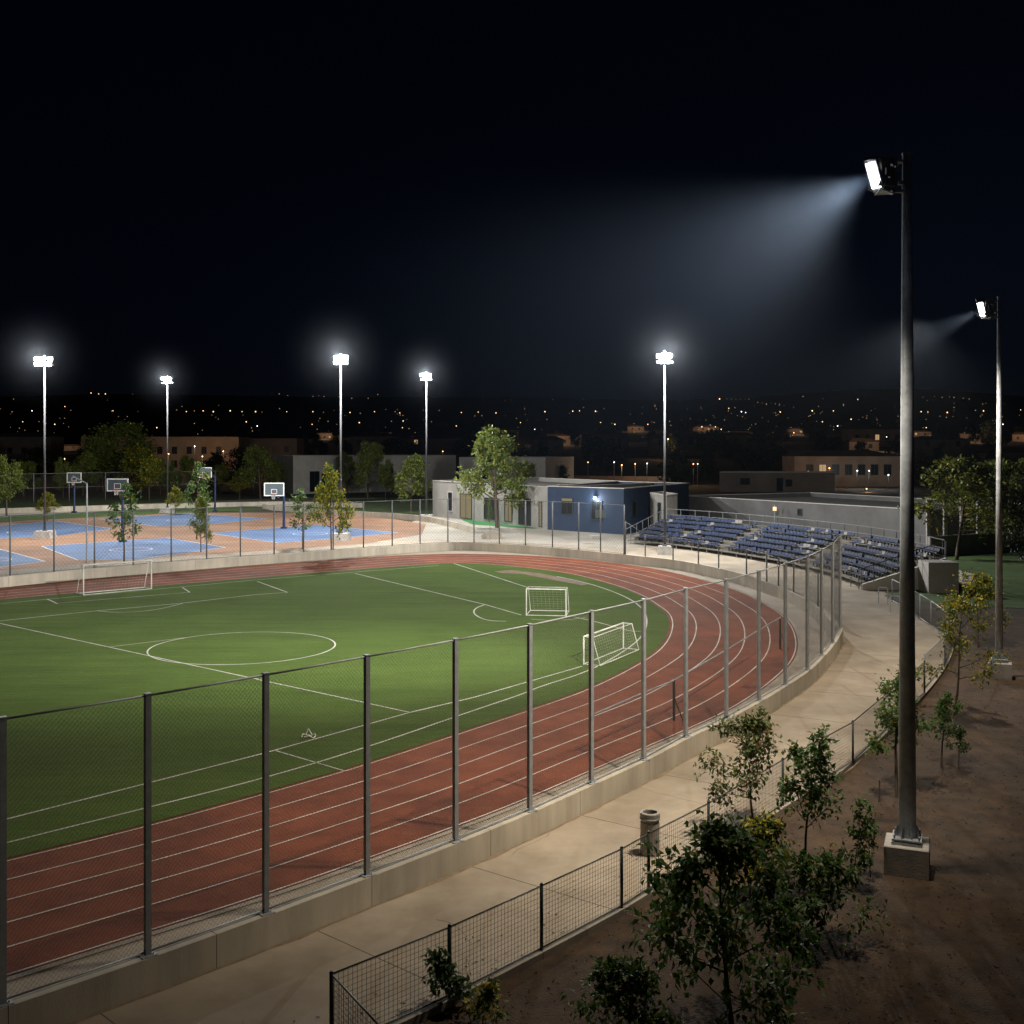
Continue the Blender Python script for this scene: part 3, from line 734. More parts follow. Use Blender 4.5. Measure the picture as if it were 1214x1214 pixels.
# ------------------------------------------------------------------ TREES
def mesh_of(mb, name, mats, sm=False):
    me = bpy.data.meshes.new(name); me.from_pydata(mb.v, [], mb.f)
    for m in (mats if isinstance(mats, list) else [mats]): me.materials.append(m)
    if sm:
        for p in me.polygons: p.use_smooth = True
    return me
def leaf(mb, c, d, up, L_, w):
    s = d.cross(up)
    if s.length < 1e-4: s = d.orthogonal()
    s.normalize(); n = s.cross(d).normalized()
    i = len(mb.v); m1 = c + d * L_ * .45
    mb.v += [tuple(c), tuple(m1 + s * w + n * w * .35), tuple(c + d * L_ - n * L_ * .18), tuple(m1 - s * w + n * w * .35), tuple(m1)]
    mb.f += [(i, i + 4, i + 1), (i + 1, i + 4, i + 2), (i, i + 3, i + 4), (i + 4, i + 3, i + 2)]; mb.mi += [0] * 4
def tree_proto(seed, h, spread, base=.35, tr=.05, limbs=7, sub=4, twig=3, leaves=3, LS=.12, lm='leafA', trunks=1, lean=(0, 0), droop=.0, jit=.5, cone=.5):
    rnd = random.Random(seed); tb = MB(); cb = MB()
    def rv(): return Vector((rnd.gauss(0, 1), rnd.gauss(0, 1), rnd.gauss(0, 1)))
    def leaves_at(p, d, k, r):
        for _ in range(k):
            dd = (d * .5 + rv() * .55 + Vector((0, 0, -.15 - droop))).normalized()
            leaf(cb, p + rv() * r, dd, (Vector((0, 0, 1)) + rv() * .45).normalized(), LS * rnd.uniform(.65, 1.3), LS * rnd.uniform(.2, .34))
    def limb(p, d, L_, r, lev):
        n = 4; pts = [p]
        for k in range(n):
            d = (d + rv() * .13 + Vector((0, 0, .06 if lev < 2 else -.03))).normalized()
            q = pts[-1] + d * (L_ / n); tb.tube(pts[-1], q, r * (1 - k / n * .7), r * (1 - (k + 1) / n * .7), 7 if lev == 0 else 5 if lev == 1 else 3, cap=False); pts.append(q)
            if lev == 1 and k >= 1:
                for _ in range(sub - 2 if sub > 2 else 1):
                    e = (d * .6 + rv() * .6).normalized(); limb(q, e, L_ * rnd.uniform(.28, .5), r * .4, 2)
            if lev == 2:
                leaves_at(q, d, leaves, L_ * .12 + LS * .4)
            if lev == 1 and k >= 1: leaves_at(q, d, max(1, leaves // 2), LS)
        if lev == 1:
            for _ in range(twig): limb(q, (d * .8 + rv() * .55).normalized(), L_ * rnd.uniform(.25, .5), r * .35, 2)
    for t in range(trunks):
        p = Vector((rnd.uniform(-.1, .1), rnd.uniform(-.1, .1), 0)) * (trunks > 1); d = Vector((lean[0] + rnd.uniform(-.25, .25) * (trunks > 1), lean[1] + rnd.uniform(-.25, .25) * (trunks > 1), 1)).normalized()
        n = 9; pts = [p]; r0 = tr
        for k in range(n):
            d = (d + rv() * .05).normalized(); q = pts[-1] + d * (h * .86 / n); tb.tube(pts[-1], q, r0 * (1 - .8 * k / n), r0 * (1 - .8 * (k + 1) / n), 8, cap=False); pts.append(q)
        for j in range(limbs):
            f = base + (1 - base) * (j + rnd.random() * .6) / limbs
            f = min(f, .99); k = f * n; i0 = int(k); q = pts[i0] + (pts[min(n, i0 + 1)] - pts[i0]) * (k - i0)
            an = j * 2.4 + rnd.uniform(-jit, jit); up = .25 + .9 * (f - base) / (1 - base)
            rad = spread * (1 - cone * max(0, (f - base) / (1 - base)) ** 1.5) * rnd.uniform(.75, 1.15)
            e = Vector((math.cos(an), math.sin(an), up)).normalized()
            limb(q, e, rad * .85, r0 * .42 * (1.2 - f * .6), 1)
        limb(pts[-1], d, h * .14, r0 * .2, 1)
    return mesh_of(tb, 'trunk', M['bark'], True), mesh_of(cb, 'crown', M[lm])
def plant(proto, loc, sc, label, cat='tree', group=None, rz=0, name='tree', sxy=None, crown='crown'):
    t = thing(name, loc, label, cat, group, rz); t.scale = (sxy or sc, sxy or sc, sc)
    a = bpy.data.objects.new('trunk' if cat == 'tree' else 'stem', proto[0]); b = bpy.data.objects.new(crown if cat == 'tree' else 'foliage', proto[1])
    for o in (a, b): C.objects.link(o); o.parent = t
    return t
G = 'young trees planted in the brown mulch bed'
plant(tree_proto(1, 3.1, 1.5, .14, .05, 16, 4, 4, 4, .16, 'leafA', droop=.3, cone=.55), P(868, 1232), 1, 'large dense dark leafy tree at the bottom between low fence and nearest light pole', group=G, name='young_tree')
plant(tree_proto(2, 3.3, .8, .40, .035, 10, 4, 4, 3, .13, 'leafA'), P(953, 1046), 1, 'slender young tree with oval crown standing just left of the nearest pole block', group=G, name='young_tree')
plant(tree_proto(31, 2.6, 1.15, .34, .035, 10, 4, 4, 4, .13, 'leafR', cone=.3), P(893, 988), 1, 'open young tree with a long branch reaching left over the low fence', group=G, name='young_tree', rz=2.6)
plant(tree_proto(4, 3.3, 1.0, .35, .05, 10, 4, 4, 4, .13, 'leafA', cone=.6), P(1063, 945), 1, 'bushy young tree directly behind the nearest tall pole by the path', group=G, name='young_tree', rz=1)
plant(tree_proto(5, 2.0, .55, .45, .035, 7, 3, 3, 4, .12, 'leafA'), P(1116, 910), 1, 'small young tree just right of the nearest tall pole', group=G, name='young_tree')
plant(tree_proto(6, 3.7, 1.25, .3, .05, 10, 4, 4, 3, .14, 'leafB', cone=.4), P(1133, 842), 1, 'yellowish green young tree beside the path railing between both tall poles', group=G, name='young_tree')
plant(tree_proto(7, 3.1, 1.6, .3, .05, 9, 4, 4, 4, .16, 'leafB', cone=.5), P(1160, 768), 1, 'spreading yellow flecked young tree in front of the second tall pole', group=G, name='young_tree')
plant(tree_proto(8, .95, .35, .4, .014, 5, 3, 2, 3, .10, 'leafA'), P(1137, 907), 1, 'tiny sapling right of the small young tree', group=G, name='sapling')
sp = tree_proto(9, 1.7, .28, .3, .015, 7, 3, 2, 3, .11, 'leafA', lean=(.05, 0))
plant(sp, P(1010, 1052), 1, 'thin upright sapling left of the pole block, taller one of two', group=G, name='sapling')
plant(sp, P(1032, 1040), .8, 'thin sapling nearest the left side of the pole block', group=G, name='sapling', rz=2)
plant(tree_proto(10, 1.15, .65, .12, .02, 7, 3, 3, 3, .13, 'leafA', trunks=2), P(742, 1243), 1, 'low leafy shrub at the bottom edge beside the low fence', 'shrub', name='shrub')
plant(tree_proto(11, .85, .3, .2, .012, 6, 3, 2, 3, .13, 'leafC', lean=(-.45, .1)), P(540, 1195), 1, 'small seedling leaning left through the low mesh fence', 'seedling', name='seedling')
plant(tree_proto(12, .6, .3, .15, .012, 6, 3, 2, 3, .10, 'leafB'), P(572, 1216), 1, 'short yellowish weed clump by the kerb at the bottom', 'weed', name='seedling')
plant(tree_proto(13, 1.5, .7, .15, .02, 9, 4, 3, 3, .11, 'leafB', trunks=2), P(892, 1066), 1, 'yellow flecked shrub behind the large dark tree beside the low fence', 'shrub', name='shrub')
plant(tree_proto(14, 1.45, .85, .1, .02, 8, 3, 3, 3, .14, 'leafA', trunks=2, droop=.2), P(965, 1120), 1, 'dark leafy shrub right of the large dense tree', 'shrub', name='shrub')
plant(tree_proto(15, 7.5, 3.2, .2, .1, 10, 4, 4, 3, .24, 'leafD', cone=.3), P(1262, 740), 1, 'dark overhanging tree at the right edge beyond the second pole', name='dark_tree')
for q, lab in (((1042, 951), 'short wooden stake nearest the tree behind the big pole'), ((1184, 720), 'wooden stake on the bed behind the second pole'), ((1192, 745), 'wooden stake just right of the second tall pole'), ((1136, 912), 'thin stake beside the tiny sapling')):
    p = P(*q); t = MB().tube(p, p + Vector((.02, 0, .55)), .022, .02, 7).tube(p + Vector((.0, 0, .5)), p + Vector((.02, 0, .56)), .026, .026, 7).build('wooden_stake', M['bark'], origin=p); tag(t, lab, 'stake')
# middle distance
mA = tree_proto(21, 7, 2.5, .30, .14, 15, 5, 5, 6, .30, 'leafM', cone=.45)
mB = tree_proto(22, 6, 2.0, .36, .10, 13, 4, 5, 5, .28, 'leafB', cone=.35)
mC = tree_proto(23, 7.5, 3.0, .28, .16, 15, 5, 5, 6, .34, 'leafM', cone=.4)
mS = tree_proto(24, 4.2, 1.0, .35, .05, 8, 3, 3, 3, .22, 'leafA', cone=.3)
mD = tree_proto(25, 7.5, 3.6, .2, .16, 12, 4, 3, 4, .55, 'leafD', cone=.35)
mE = tree_proto(26, 7.0, 2.6, .15, .16, 12, 4, 3, 4, .50, 'leafD', cone=.7)
mR = tree_proto(27, 6, 2.2, .34, .10, 13, 4, 5, 5, .28, 'leafO', cone=.35)
HGT = {id(mR): 6, id(mA): 7, id(mB): 6, id(mC): 7.5, id(mS): 4.2, id(mD): 7.5, id(mE): 7.0}
def mid(proto, px, py, top, label, group='trees around the courts and buildings', sxy=1, rz=None, name='tree'):
    p = P(px, py); h = zat(top, p.y); s = h / HGT[id(proto)] * .95
    t = plant(proto, p, s, label, group=group, rz=rz if rz is not None else px * .37, name=name, sxy=s * sxy); return t
mid(mA, 8, 612, 541, 'green tree at the far left edge behind the courts')
mid(mC, 142, 582, 503, 'broad warm lit tree behind the leftmost basketball courts', sxy=1.5)
mid(mC, 122, 583, 520, 'shorter warm lit tree just left of the broad one behind the courts', sxy=1.1)
mid(mA, 75, 590, 543, 'dim green tree behind the leftmost basketball hoop', sxy=.7)
mid(mB, 177, 594, 541, 'small tree between the front navy hoop and the second light pole')
mid(mS, 206, 592, 548, 'thin tree right of the farthest light pole by the court fence')
mid(mS, 147, 668, 575, 'sapling in front of the navy hoop pole with spindly trunk', sxy=1.05)
mid(mB, 56, 618, 584, 'low yellow tree between the left light pole and the courts', sxy=1.2)
mid(mA, 238, 655, 588, 'narrow green tree growing in front of the back blue courts', sxy=.55)
mid(mS, 233, 640, 550, 'taller twin of the narrow court tree with a separate upper crown', sxy=.9)
mid(mB, 284, 592, 556, 'round small tree left of the dark green tree by the court fence')
mid(mA, 309, 592, 528, 'dark green tree left of the far grey building', sxy=1.15)
mid(mS, 359, 651, 581, 'young sapling right of the white backboard hoop', sxy=1.1)
mid(mB, 393, 662, 553, 'bright yellow green tree just left of the middle light pole', sxy=.62)
mid(mB, 208, 610, 577, 'small yellow bush tree at the foot of the farthest light pole', sxy=1.0)
mid(mC, 436, 592, 526, 'pale olive tree right of the middle light pole', sxy=.85)
mid(mA, 457, 593, 545, 'slim dark tree between the pale olive tree and the round lawn tree', sxy=.75)
mid(mA, 487, 607, 539, 'round green tree on the lawn just left of the fourth light pole', sxy=.95)
mid(mA, 589, 626, 507, 'largest green tree in front of the grey building with glass doors', sxy=1.0, rz=.6)
mid(mR, 1134, 664, 541, 'lone tree with yellow green crown on the right lawn beyond the bleachers', sxy=1.25)
mid(mR, 1166, 652, 560, 'smaller tree behind the lone right lawn tree', sxy=1.2)
mid(mC, 1205, 650, 548, 'shadowy tree at the right edge behind the second tall pole', sxy=1.2)
for k, (px, base, top, w_) in enumerate(((28, 589, 548, 1.1), (98, 588, 536, 1.0), (160, 587, 528, 1.1), (190, 588, 545, .9), (223, 587, 540, 1.0), (262, 588, 550, .9), (330, 586, 545, .8), (412, 587, 536, .8), (628, 596, 548, .9))):
    mid([mC, mA, mB][k % 3] if k != 6 else mA, px, base, top, 'leafy tree in the row along the fence behind the basketball courts', sxy=w_, group='row of trees behind the court fence')
# dark trees among the houses
rnd = random.Random(77); n = 0
rows = [(240, 330, 26, 6, 9), (330, 460, 26, 7, 11), (460, 760, 30, 8, 13), (760, 1300, 26, 9, 15)]
for y0, y1, cnt_, h0, h1 in rows:
    for k in range(cnt_):
        y = rnd.uniform(y0, y1); px = -30 + 1280 * (k + rnd.random()) / cnt_; x = (px - CX) / F * y
        if y < 330 and (340 < px < 560 or 845 < px < 1000): y += 90; x = (px - CX) / F * y
        pr = mD if rnd.random() < .6 else mE; h = rnd.uniform(h0, h1); s = h / 7.5
        plant(pr, (x, y, terr(x, y) - .1), s, 'dark tree standing among the unlit houses beyond the sports ground', group='dark trees among the houses', rz=rnd.uniform(0, 6), name='dark_tree', sxy=s * rnd.uniform(.9, 1.5))

# ------------------------------------------------------------------ BUILDINGS
def building(name, q, h, label, wall, cat='building', parapet=.5, z=0, wins=(), roof='flat', trim=True, group=None, tilem=None, recess=.35):
    """q: four ground corners, first edge faces the camera; wins: (edge, u, width, z0, z1, kind)"""
    c = sum((Vector(p) for p in q), Vector()) / 4
    t = thing(name, (c.x, c.y, z), label, cat, group)
    q = [Vector((p[0], p[1], 0)) for p in q]
    m = MB(); cen = sum(q, Vector()) / 4
    def ins(w):   # inset corners
        out = []
        for i in range(4):
            a, b, d = q[i - 1], q[i], q[(i + 1) % 4]
            e1 = (a - b).normalized(); e2 = (d - b).normalized(); s = abs(e1.cross(e2).z) or 1
            out.append(b + (e1 + e2) * (w / s))
        return out
    I = ins(.28)
    zt = z + h
    for i in range(4):
        j = (i + 1) % 4
        m.hexa([q[i] + Vector((0, 0, z)), q[j] + Vector((0, 0, z)), I[j] + Vector((0, 0, z)), I[i] + Vector((0, 0, z))], [q[i] + Vector((0, 0, zt)), q[j] + Vector((0, 0, zt)), I[j] + Vector((0, 0, zt)), I[i] + Vector((0, 0, zt))])
    m.build('wall', wall, t)
    if roof == 'flat':
        m = MB(); m.hexa([p + Vector((0, 0, zt - parapet - .2)) for p in I], [p + Vector((0, 0, zt - parapet)) for p in I]); m.build('roof', M['roof'], t)
        if trim:
            m = MB(); O = ins(-.06); J = ins(.34)
            for i in range(4):
                j = (i + 1) % 4
                m.hexa([v + Vector((0, 0, zt)) for v in (O[i], O[j], J[j], J[i])], [v + Vector((0, 0, zt + .09)) for v in (O[i], O[j], J[j], J[i])])
            m.build('coping', M['trim'], t)
    else:
        m = MB(); O = ins(-.5); top = zt + roof
        a, b = (q[0] + q[3]) / 2, (q[1] + q[2]) / 2; d = (b - a); a2 = a + d * .22 + Vector((0, 0, top)); b2 = b - d * .22 + Vector((0, 0, top))
        O = [o + Vector((0, 0, zt + .02)) for o in O]
        m.face([O[0], O[1], b2, a2]); m.face([O[2], O[3], a2, b2]); m.face([O[1], O[2], b2]); m.face([O[3], O[0], a2]); m.face(O[::-1])
        m.build('roof', tilem or M['tile'], t)
    for (e, u, wd, z0, z1, kind) in wins:
        a, b = q[e], q[(e + 1) % 4]; d = (b - a).normalized(); nrm = Vector((d.y, -d.x, 0))
        if nrm.dot(a - cen) < 0: nrm = -nrm
        p = a + (b - a) * u; rz = math.atan2(d.y, d.x)
        f = MB(); ft = .09
        for s in (-1, 1): f.box(p + d * s * (wd / 2 + ft / 2) + nrm * .03 + Vector((0, 0, z + (z0 + z1) / 2)), (ft, .12, z1 - z0 + 2 * ft), rz)
        for zz in (z0 - ft / 2, z1 + ft / 2): f.box(p + nrm * .032 + Vector((0, 0, z + zz)), (wd, .124, ft), rz)
        if wd > 1.3 and kind != 'open': f.box(p + nrm * .025 + Vector((0, 0, z + (z0 + z1) / 2)), (.06, .07, z1 - z0), rz)
        fo = f.build('door' if kind.startswith('door') else 'window', M['dpost'] if kind != 'pale' else M['trim'], t)
        g_ = MB(); g_.box(p + nrm * .012 + Vector((0, 0, z + (z0 + z1) / 2)), (wd, .03, z1 - z0), rz)
        g_.build('pane', {'lit': M['glow'], 'doorlit': M['glow2']}.get(kind, M['glass']), fo)
    return t
V = Vector
# grey building with glazed doors
gq = [V((-10.7, 149, 0)), V((4.0, 124.15, 0)), V((19, 140, 0)), V((4, 165, 0))]
building('school_building', gq, 4.75, 'single storey grey rendered building with glass doors behind the biggest green tree', M['grey'],
         wins=[(0, .18, 1.2, 1.0, 3.4, 'pale'), (0, .33, 3.0, .3, 3.3, 'doorlit'), (0, .56, 3.6, .5, 3.0, 'glass'), (0, .70, 1.6, .5, 3.0, 'lit' if 0 else 'doorlit'), (0, .83, 2.6, .3, 3.2, 'door'), (0, .95, .5, .3, 3.0, 'doorlit'), (3, .3, 1.4, 1.2, 3, 'glass')], group=None)
bt = building('blue_building', [V((4.0, 124, 0)), V((11.8, 116.6, 0)), V((21.6, 135, 0)), V((13.6, 143, 0))], 4.85, 'dark blue flat roofed building with two windows left of the bleachers', M['bluewall'],
         wins=[(0, .27, 1.55, 1.9, 3.6, 'glass'), (0, .66, 1.35, 1.5, 3.4, 'glass'), (1, .14, 1.3, 1.9, 3.3, 'glass')])
# bright transom over the first window
a, b = V((4.0, 124, 0)), V((11.8, 116.6, 0)); d = (b - a).normalized(); nr = V((d.y, -d.x, 0))
p = a + (b - a) * .27
mb = MB(); mb.box(p + nr * .05 + V((0, 0, 3.45)), (1.5, .04, .28), math.atan2(d.y, d.x)); o = mb.build('transom', M['glow2'], bt)
p = a + (b - a) * .655 + nr * .25
wl = thing('wall_lamp', (p.x, p.y, 3.75), 'small glowing lamp on the blue building above its right window', 'lamp')
mb = MB(); mb.tube(p + V((0, 0, 3.8)) - nr * .3, p + V((0, 0, 3.8)), .06, None, 8).box(p + V((0, 0, 3.9)), (.34, .3, .08)); mb.build('bracket', M['black'], wl)
mb = MB(); mb.tube(p + V((0, 0, 3.68)), p + V((0, 0, 3.86)), .13, .16, 12); mb.build('bulb', M['lamp'], wl)
point('wall_lamp_light', p + nr * .35 + V((0, 0, 3.6)), 220, .12, (.9, .96, 1))
p = P(712, 647); t = MB().tube(p, p + V((0, 0, 2.9)), .06, .05, 8).box(p + V((0, 0, 3.0)), (1.0, .06, .75)).build('sign_board', M['dpost'], origin=p); tag(t, 'small dark board on a thin post in front of the blue building', 'sign')
# bench-like block in front
p = P(706, 639); t = MB().box(p + V((0, 0, .35)), (1.3, .4, .1)).box(p + V((-.5, 0, .15)), (.12, .35, .3)).box(p + V((.5, 0, .15)), (.12, .35, .3)).build('bench', M['trim'], origin=p); tag(t, 'small pale bench outside the blue building', 'bench')
p = P(583, 639); t = MB().box(p + V((0, 0, .25)), (2.0, .9, .5)).box(p + V((0, 0, .55)), (1.7, .6, .12)).build('planter', M['kerb'], origin=p); tag(t, 'low stone planter on the plaza by the far fence', 'planter')
p = P(581, 638); plant(mS, p + V((0, 0, .5)), .8, 'thin bare sapling rising from the plaza planter', rz=1, name='sapling', sxy=.35)
# grey portal between blue building and bleachers
building('stair_house', [D(771, 119), D(790, 112.5), D(803, 116), D(786, 122)], 4.3, 'pale concrete door housing wedged beside the blue building above the bleachers', M['grey'], parapet=.2, wins=[(0, .6, 1.0, 1.0, 3.4, 'door')])
# long dim building behind bleachers
building('long_building', [V((21.2, 138, 0)), V((39.6, 105.4, 0)), V((56, 114, 0)), V((40, 148, 0))], 3.2, 'long low grey building behind the bleachers', M['grey2'], wins=[(0, .55, .5, 1.9, 2.5, 'glass')])
p = V((21.2, 138, 0)).lerp(V((39.6, 105.4, 0)), .47) + V((-.8, -.5, 0))
t = thing('wall_lamp', (p.x, p.y, 0), 'dim yellowish lamp post standing against the long grey building', 'lamp')
MB().tube(p, p + V((0, 0, 2.9)), .05, None, 8).build('pole', M['post'], t); MB().box(p + V((0, -.1, 2.45)), (.34, .28, .42)).build('bulb', emis('amber', (1, .72, .4), .8), t)
# screen wall right of it
sw = thing('screen_wall', P(1140, 657), 'low concrete wall with dark mesh screen and posts beyond the right lawn', 'wall')
a, b = P(1101, 660), P(1185, 654); b2 = P(1260, 650)
mb = MB(); mb.obox(a, b, .25, 0, 1.7); mb.obox(b, b2, .25, 0, 1.7); mb.build('wall_body', M['grey'], sw)
for k in range(9):
    q = a.lerp(b2, k / 8 * .95); MB().box((q.x + .1, q.y + .4, 2.4), (.28, .28, 4.8)).build('post', M['grey'], sw)
mb = MB(); mesh_panel(mb, a + V((0, .3, 0)), b2 + V((0, .3, 0)), 1.7, 1.7, 3.0, .35, .02); mb.build('wire_mesh', M['dwire'], sw)
# far grey school block
building('far_block', [V((-44, 222, 0)), V((-12.5, 246, 0)), V((-22, 262, 0)), V((-52, 240, 0))], 7.7, 'long pale grey block with flat roof behind the middle light pole', M['paleblock'], wins=[(0, .12, 2, .5, 4.5, 'glass'), (0, .18, 1.4, .5, 4.0, 'glass'), (0, .55, 1.6, 3, 5, 'glass'), (0, .75, 1.6, 3, 5, 'glass')])
building('far_block', [V((-11.5, 240, 0)), V((7, 231, 0)), V((14, 250, 0)), V((-6, 260, 0))], 7.3, 'grey block with a small doorway behind the fourth light pole', M['paleblock'], wins=[(0, .12, 1.4, .6, 3.6, 'door'), (0, .3, 1.6, 2.6, 4.8, 'glass')])
# small flat house
building('small_house', [D(853, 235), D(990, 235), D(990, 246), D(853, 246)], 4.1, 'small dim flat house with one window and a door beyond the long building', M['house2'], wins=[(0, .22, 1.9, 1.6, 2.9, 'glass'), (0, .52, 1.2, .2, 2.9, 'door'), (0, .6, 1.2, 1.2, 2.6, 'glass')])
# town houses
rnd = random.Random(3)
def winrow(n, z0, z1, wd, e=0, lit=.15, u0=.08, u1=.92):
    return [(e, u0 + (u1 - u0) * (k + .5) / n, wd, z0, z1, 'lit' if rnd.random() < lit else 'glass') for k in range(n)]
def town(pxa, pxb, d, pytop, label, wallm='house', depth=12, roof=1.6, wins=(), skew=0, basez=None):
    xa, xb = (pxa - CX) / F * d, (pxb - CX) / F * d
    z = terr((xa + xb) / 2, d) if basez is None else basez; h = zat(pytop, d) - z - (roof if roof != 'flat' else 0)
    return building('town_house', [V((xa, d, 0)), V((xb, d + skew, 0)), V((xb, d + depth + skew, 0)), V((xa, d + depth, 0))], h, label, M[wallm], z=z - .2, roof=roof, wins=wins, trim=False)
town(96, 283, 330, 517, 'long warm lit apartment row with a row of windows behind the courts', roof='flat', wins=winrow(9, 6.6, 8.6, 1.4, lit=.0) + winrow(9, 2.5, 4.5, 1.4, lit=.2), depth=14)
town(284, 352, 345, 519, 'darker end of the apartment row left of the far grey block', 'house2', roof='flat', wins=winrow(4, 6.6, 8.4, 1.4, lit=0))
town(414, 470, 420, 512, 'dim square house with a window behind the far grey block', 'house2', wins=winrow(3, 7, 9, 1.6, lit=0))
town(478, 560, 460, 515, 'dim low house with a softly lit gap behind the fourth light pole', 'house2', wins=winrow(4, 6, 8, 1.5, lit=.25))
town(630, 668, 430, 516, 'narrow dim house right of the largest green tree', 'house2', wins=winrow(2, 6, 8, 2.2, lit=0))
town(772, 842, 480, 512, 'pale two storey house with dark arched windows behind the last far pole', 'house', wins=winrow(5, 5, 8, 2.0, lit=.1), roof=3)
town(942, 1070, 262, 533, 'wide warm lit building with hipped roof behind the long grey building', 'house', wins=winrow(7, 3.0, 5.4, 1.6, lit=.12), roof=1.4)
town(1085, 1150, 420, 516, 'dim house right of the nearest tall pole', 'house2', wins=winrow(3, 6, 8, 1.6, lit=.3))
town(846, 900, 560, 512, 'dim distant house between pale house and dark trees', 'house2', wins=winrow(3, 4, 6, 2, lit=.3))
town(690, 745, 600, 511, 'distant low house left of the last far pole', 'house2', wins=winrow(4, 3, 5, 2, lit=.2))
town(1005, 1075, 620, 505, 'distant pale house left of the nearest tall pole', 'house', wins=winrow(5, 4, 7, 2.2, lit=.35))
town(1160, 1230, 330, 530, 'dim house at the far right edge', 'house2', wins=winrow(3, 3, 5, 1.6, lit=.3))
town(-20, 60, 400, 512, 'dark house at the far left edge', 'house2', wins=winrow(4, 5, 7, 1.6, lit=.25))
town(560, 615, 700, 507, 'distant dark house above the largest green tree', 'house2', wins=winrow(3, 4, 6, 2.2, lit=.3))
rh = random.Random(21)
for k in range(20):
    px = 10 + k * 62 + rh.uniform(-15, 15); d_ = rh.uniform(520, 1250); wpx = rh.uniform(18, 46) * 600 / d_ + 8; x_ = (px - CX) / F * d_; hb = rh.uniform(5, 9); z_ = terr(x_, d_)
    py_ = HY - (z_ + hb - H) / d_ * F
    town(px, px + wpx, d_, py_, 'dim house scattered on the slope of the unlit town', rh.choice(('house', 'house2')), roof=rh.choice((1.5, 'flat', 2)), wins=winrow(rh.randint(2, 4), 1.5, 3.5, 1.8, lit=.35), basez=z_, depth=9)['group'] = 'houses scattered over the dark town'
    point('street_or_fill_light', ((px + wpx * .5 - CX) / F * d_, d_ - 16, z_ + 7), 6000, .4, (1, .65, .4))  # added light without a lamp post, brightens the dim house
bwq = [D(650, 275), D(795, 262)]
t = thing('boundary_wall', bwq[0], 'warm lit boundary wall of the houses behind the blue building', 'wall'); MB().obox(bwq[0], bwq[1], .4, 0, 2.6).build('wall_body', M['house'], t)
bwq = [D(170, 300), D(262, 300)]
t = thing('boundary_wall', bwq[0], 'warm lit garden wall in front of the apartment row', 'wall'); MB().obox(bwq[0], bwq[1], .4, 0, 3.0).build('wall_body', M['house'], t)
# ------------------------------------------------------------------ street lamps of the town
def lamp(px, py, d=None, kind='warm', r=None, label=None, height=6, light=0):
    """lamp whose glowing head is seen at (px, py)"""
    if d is None:
        for d in range(250, 3200, 15):
            x = (px - CX) / F * d
            if terr(x, d) + height >= zat(py, d): break
    x = (px - CX) / F * d; z = zat(py, d); zb = terr(x, d); r = r or max(.14, d / F * (.42 + .3 * ((px * 7.3) % 1)))
    g_ = MB(); g_.tube((x, d, min(zb, z - 3)), (x, d, z), max(.07, d / 9000), None, 6)
    t = thing('street_lamp', (x, d, zb), label or {'warm': 'distant warm street lamp shining in the dark town', 'hot': 'distant orange street lamp shining in the dark town', 'cool': 'distant white street lamp shining in the dark town'}[kind], 'street lamp', {'warm': 'warm street lamps of the town', 'hot': 'orange street lamps of the town', 'cool': 'white street lamps of the town'}[kind])
    g_.build('pole', M['dpost'], t)
    s = MB()
    for i in range(4):
        for k in range(8):
            a0, a1 = math.pi * i / 4 - math.pi / 2, math.pi * (i + 1) / 4 - math.pi / 2; b0, b1 = math.pi * k / 4, math.pi * (k + 1) / 4
            s.face([(x + r * math.cos(a) * math.cos(b), d - .2 + r * math.cos(a) * math.sin(b), z + r * math.sin(a)) for a, b in ((a0, b0), (a0, b1), (a1, b1), (a1, b0))])
    s.build('lamp_head', M[{'warm': 'warm', 'hot': 'warm_hot', 'cool': 'cool'}[kind]], t)
    if light: point('street_or_fill_light', (x, d - 1.5, z - .3), light * 1.9, .3, (1, .58, .28) if kind != 'cool' else (.9, .95, 1))
W = lambda *a, **k: lamp(*a, **k)
for px, py, d, kd, lt in [(231, 529, 312, 'cool', 350), (265, 535, 318, 'hot', 900), (200, 538, 305, 'hot', 500), (104, 534, 320, 'warm', 200), (240, 541, 300, 'hot', 400),
                          (792, 520.5, 440, 'hot', 1100), (822, 550, 268, 'hot', 300), (827, 550, 270, 'cool', 0), (697, 548, 262, 'warm', 0), (767, 549.5, 258, 'cool', 200), (737, 551.5, 258, 'hot', 450), (728, 548, 262, 'cool', 0), (753, 550, 258, 'warm', 150),
                          (983, 555, 252, 'warm', 220), (1016, 558, 252, 'cool', 200), (1030, 558, 250, 'cool', 200), (1053, 563, 248, 'cool', 120), (958, 559, 254, 'warm', 150), (1027, 579.5, 235, 'warm', 120),
                          (666, 549, 262, 'cool', 0), (433, 526, 380, 'warm', 200), (1195, 566, 200, 'warm', 0), (1204, 572, 195, 'warm', 0), (525, 535, 300, 'warm', 120), (77, 544, 280, 'warm', 100)]:
    lamp(px, py, d, kd, light=lt)
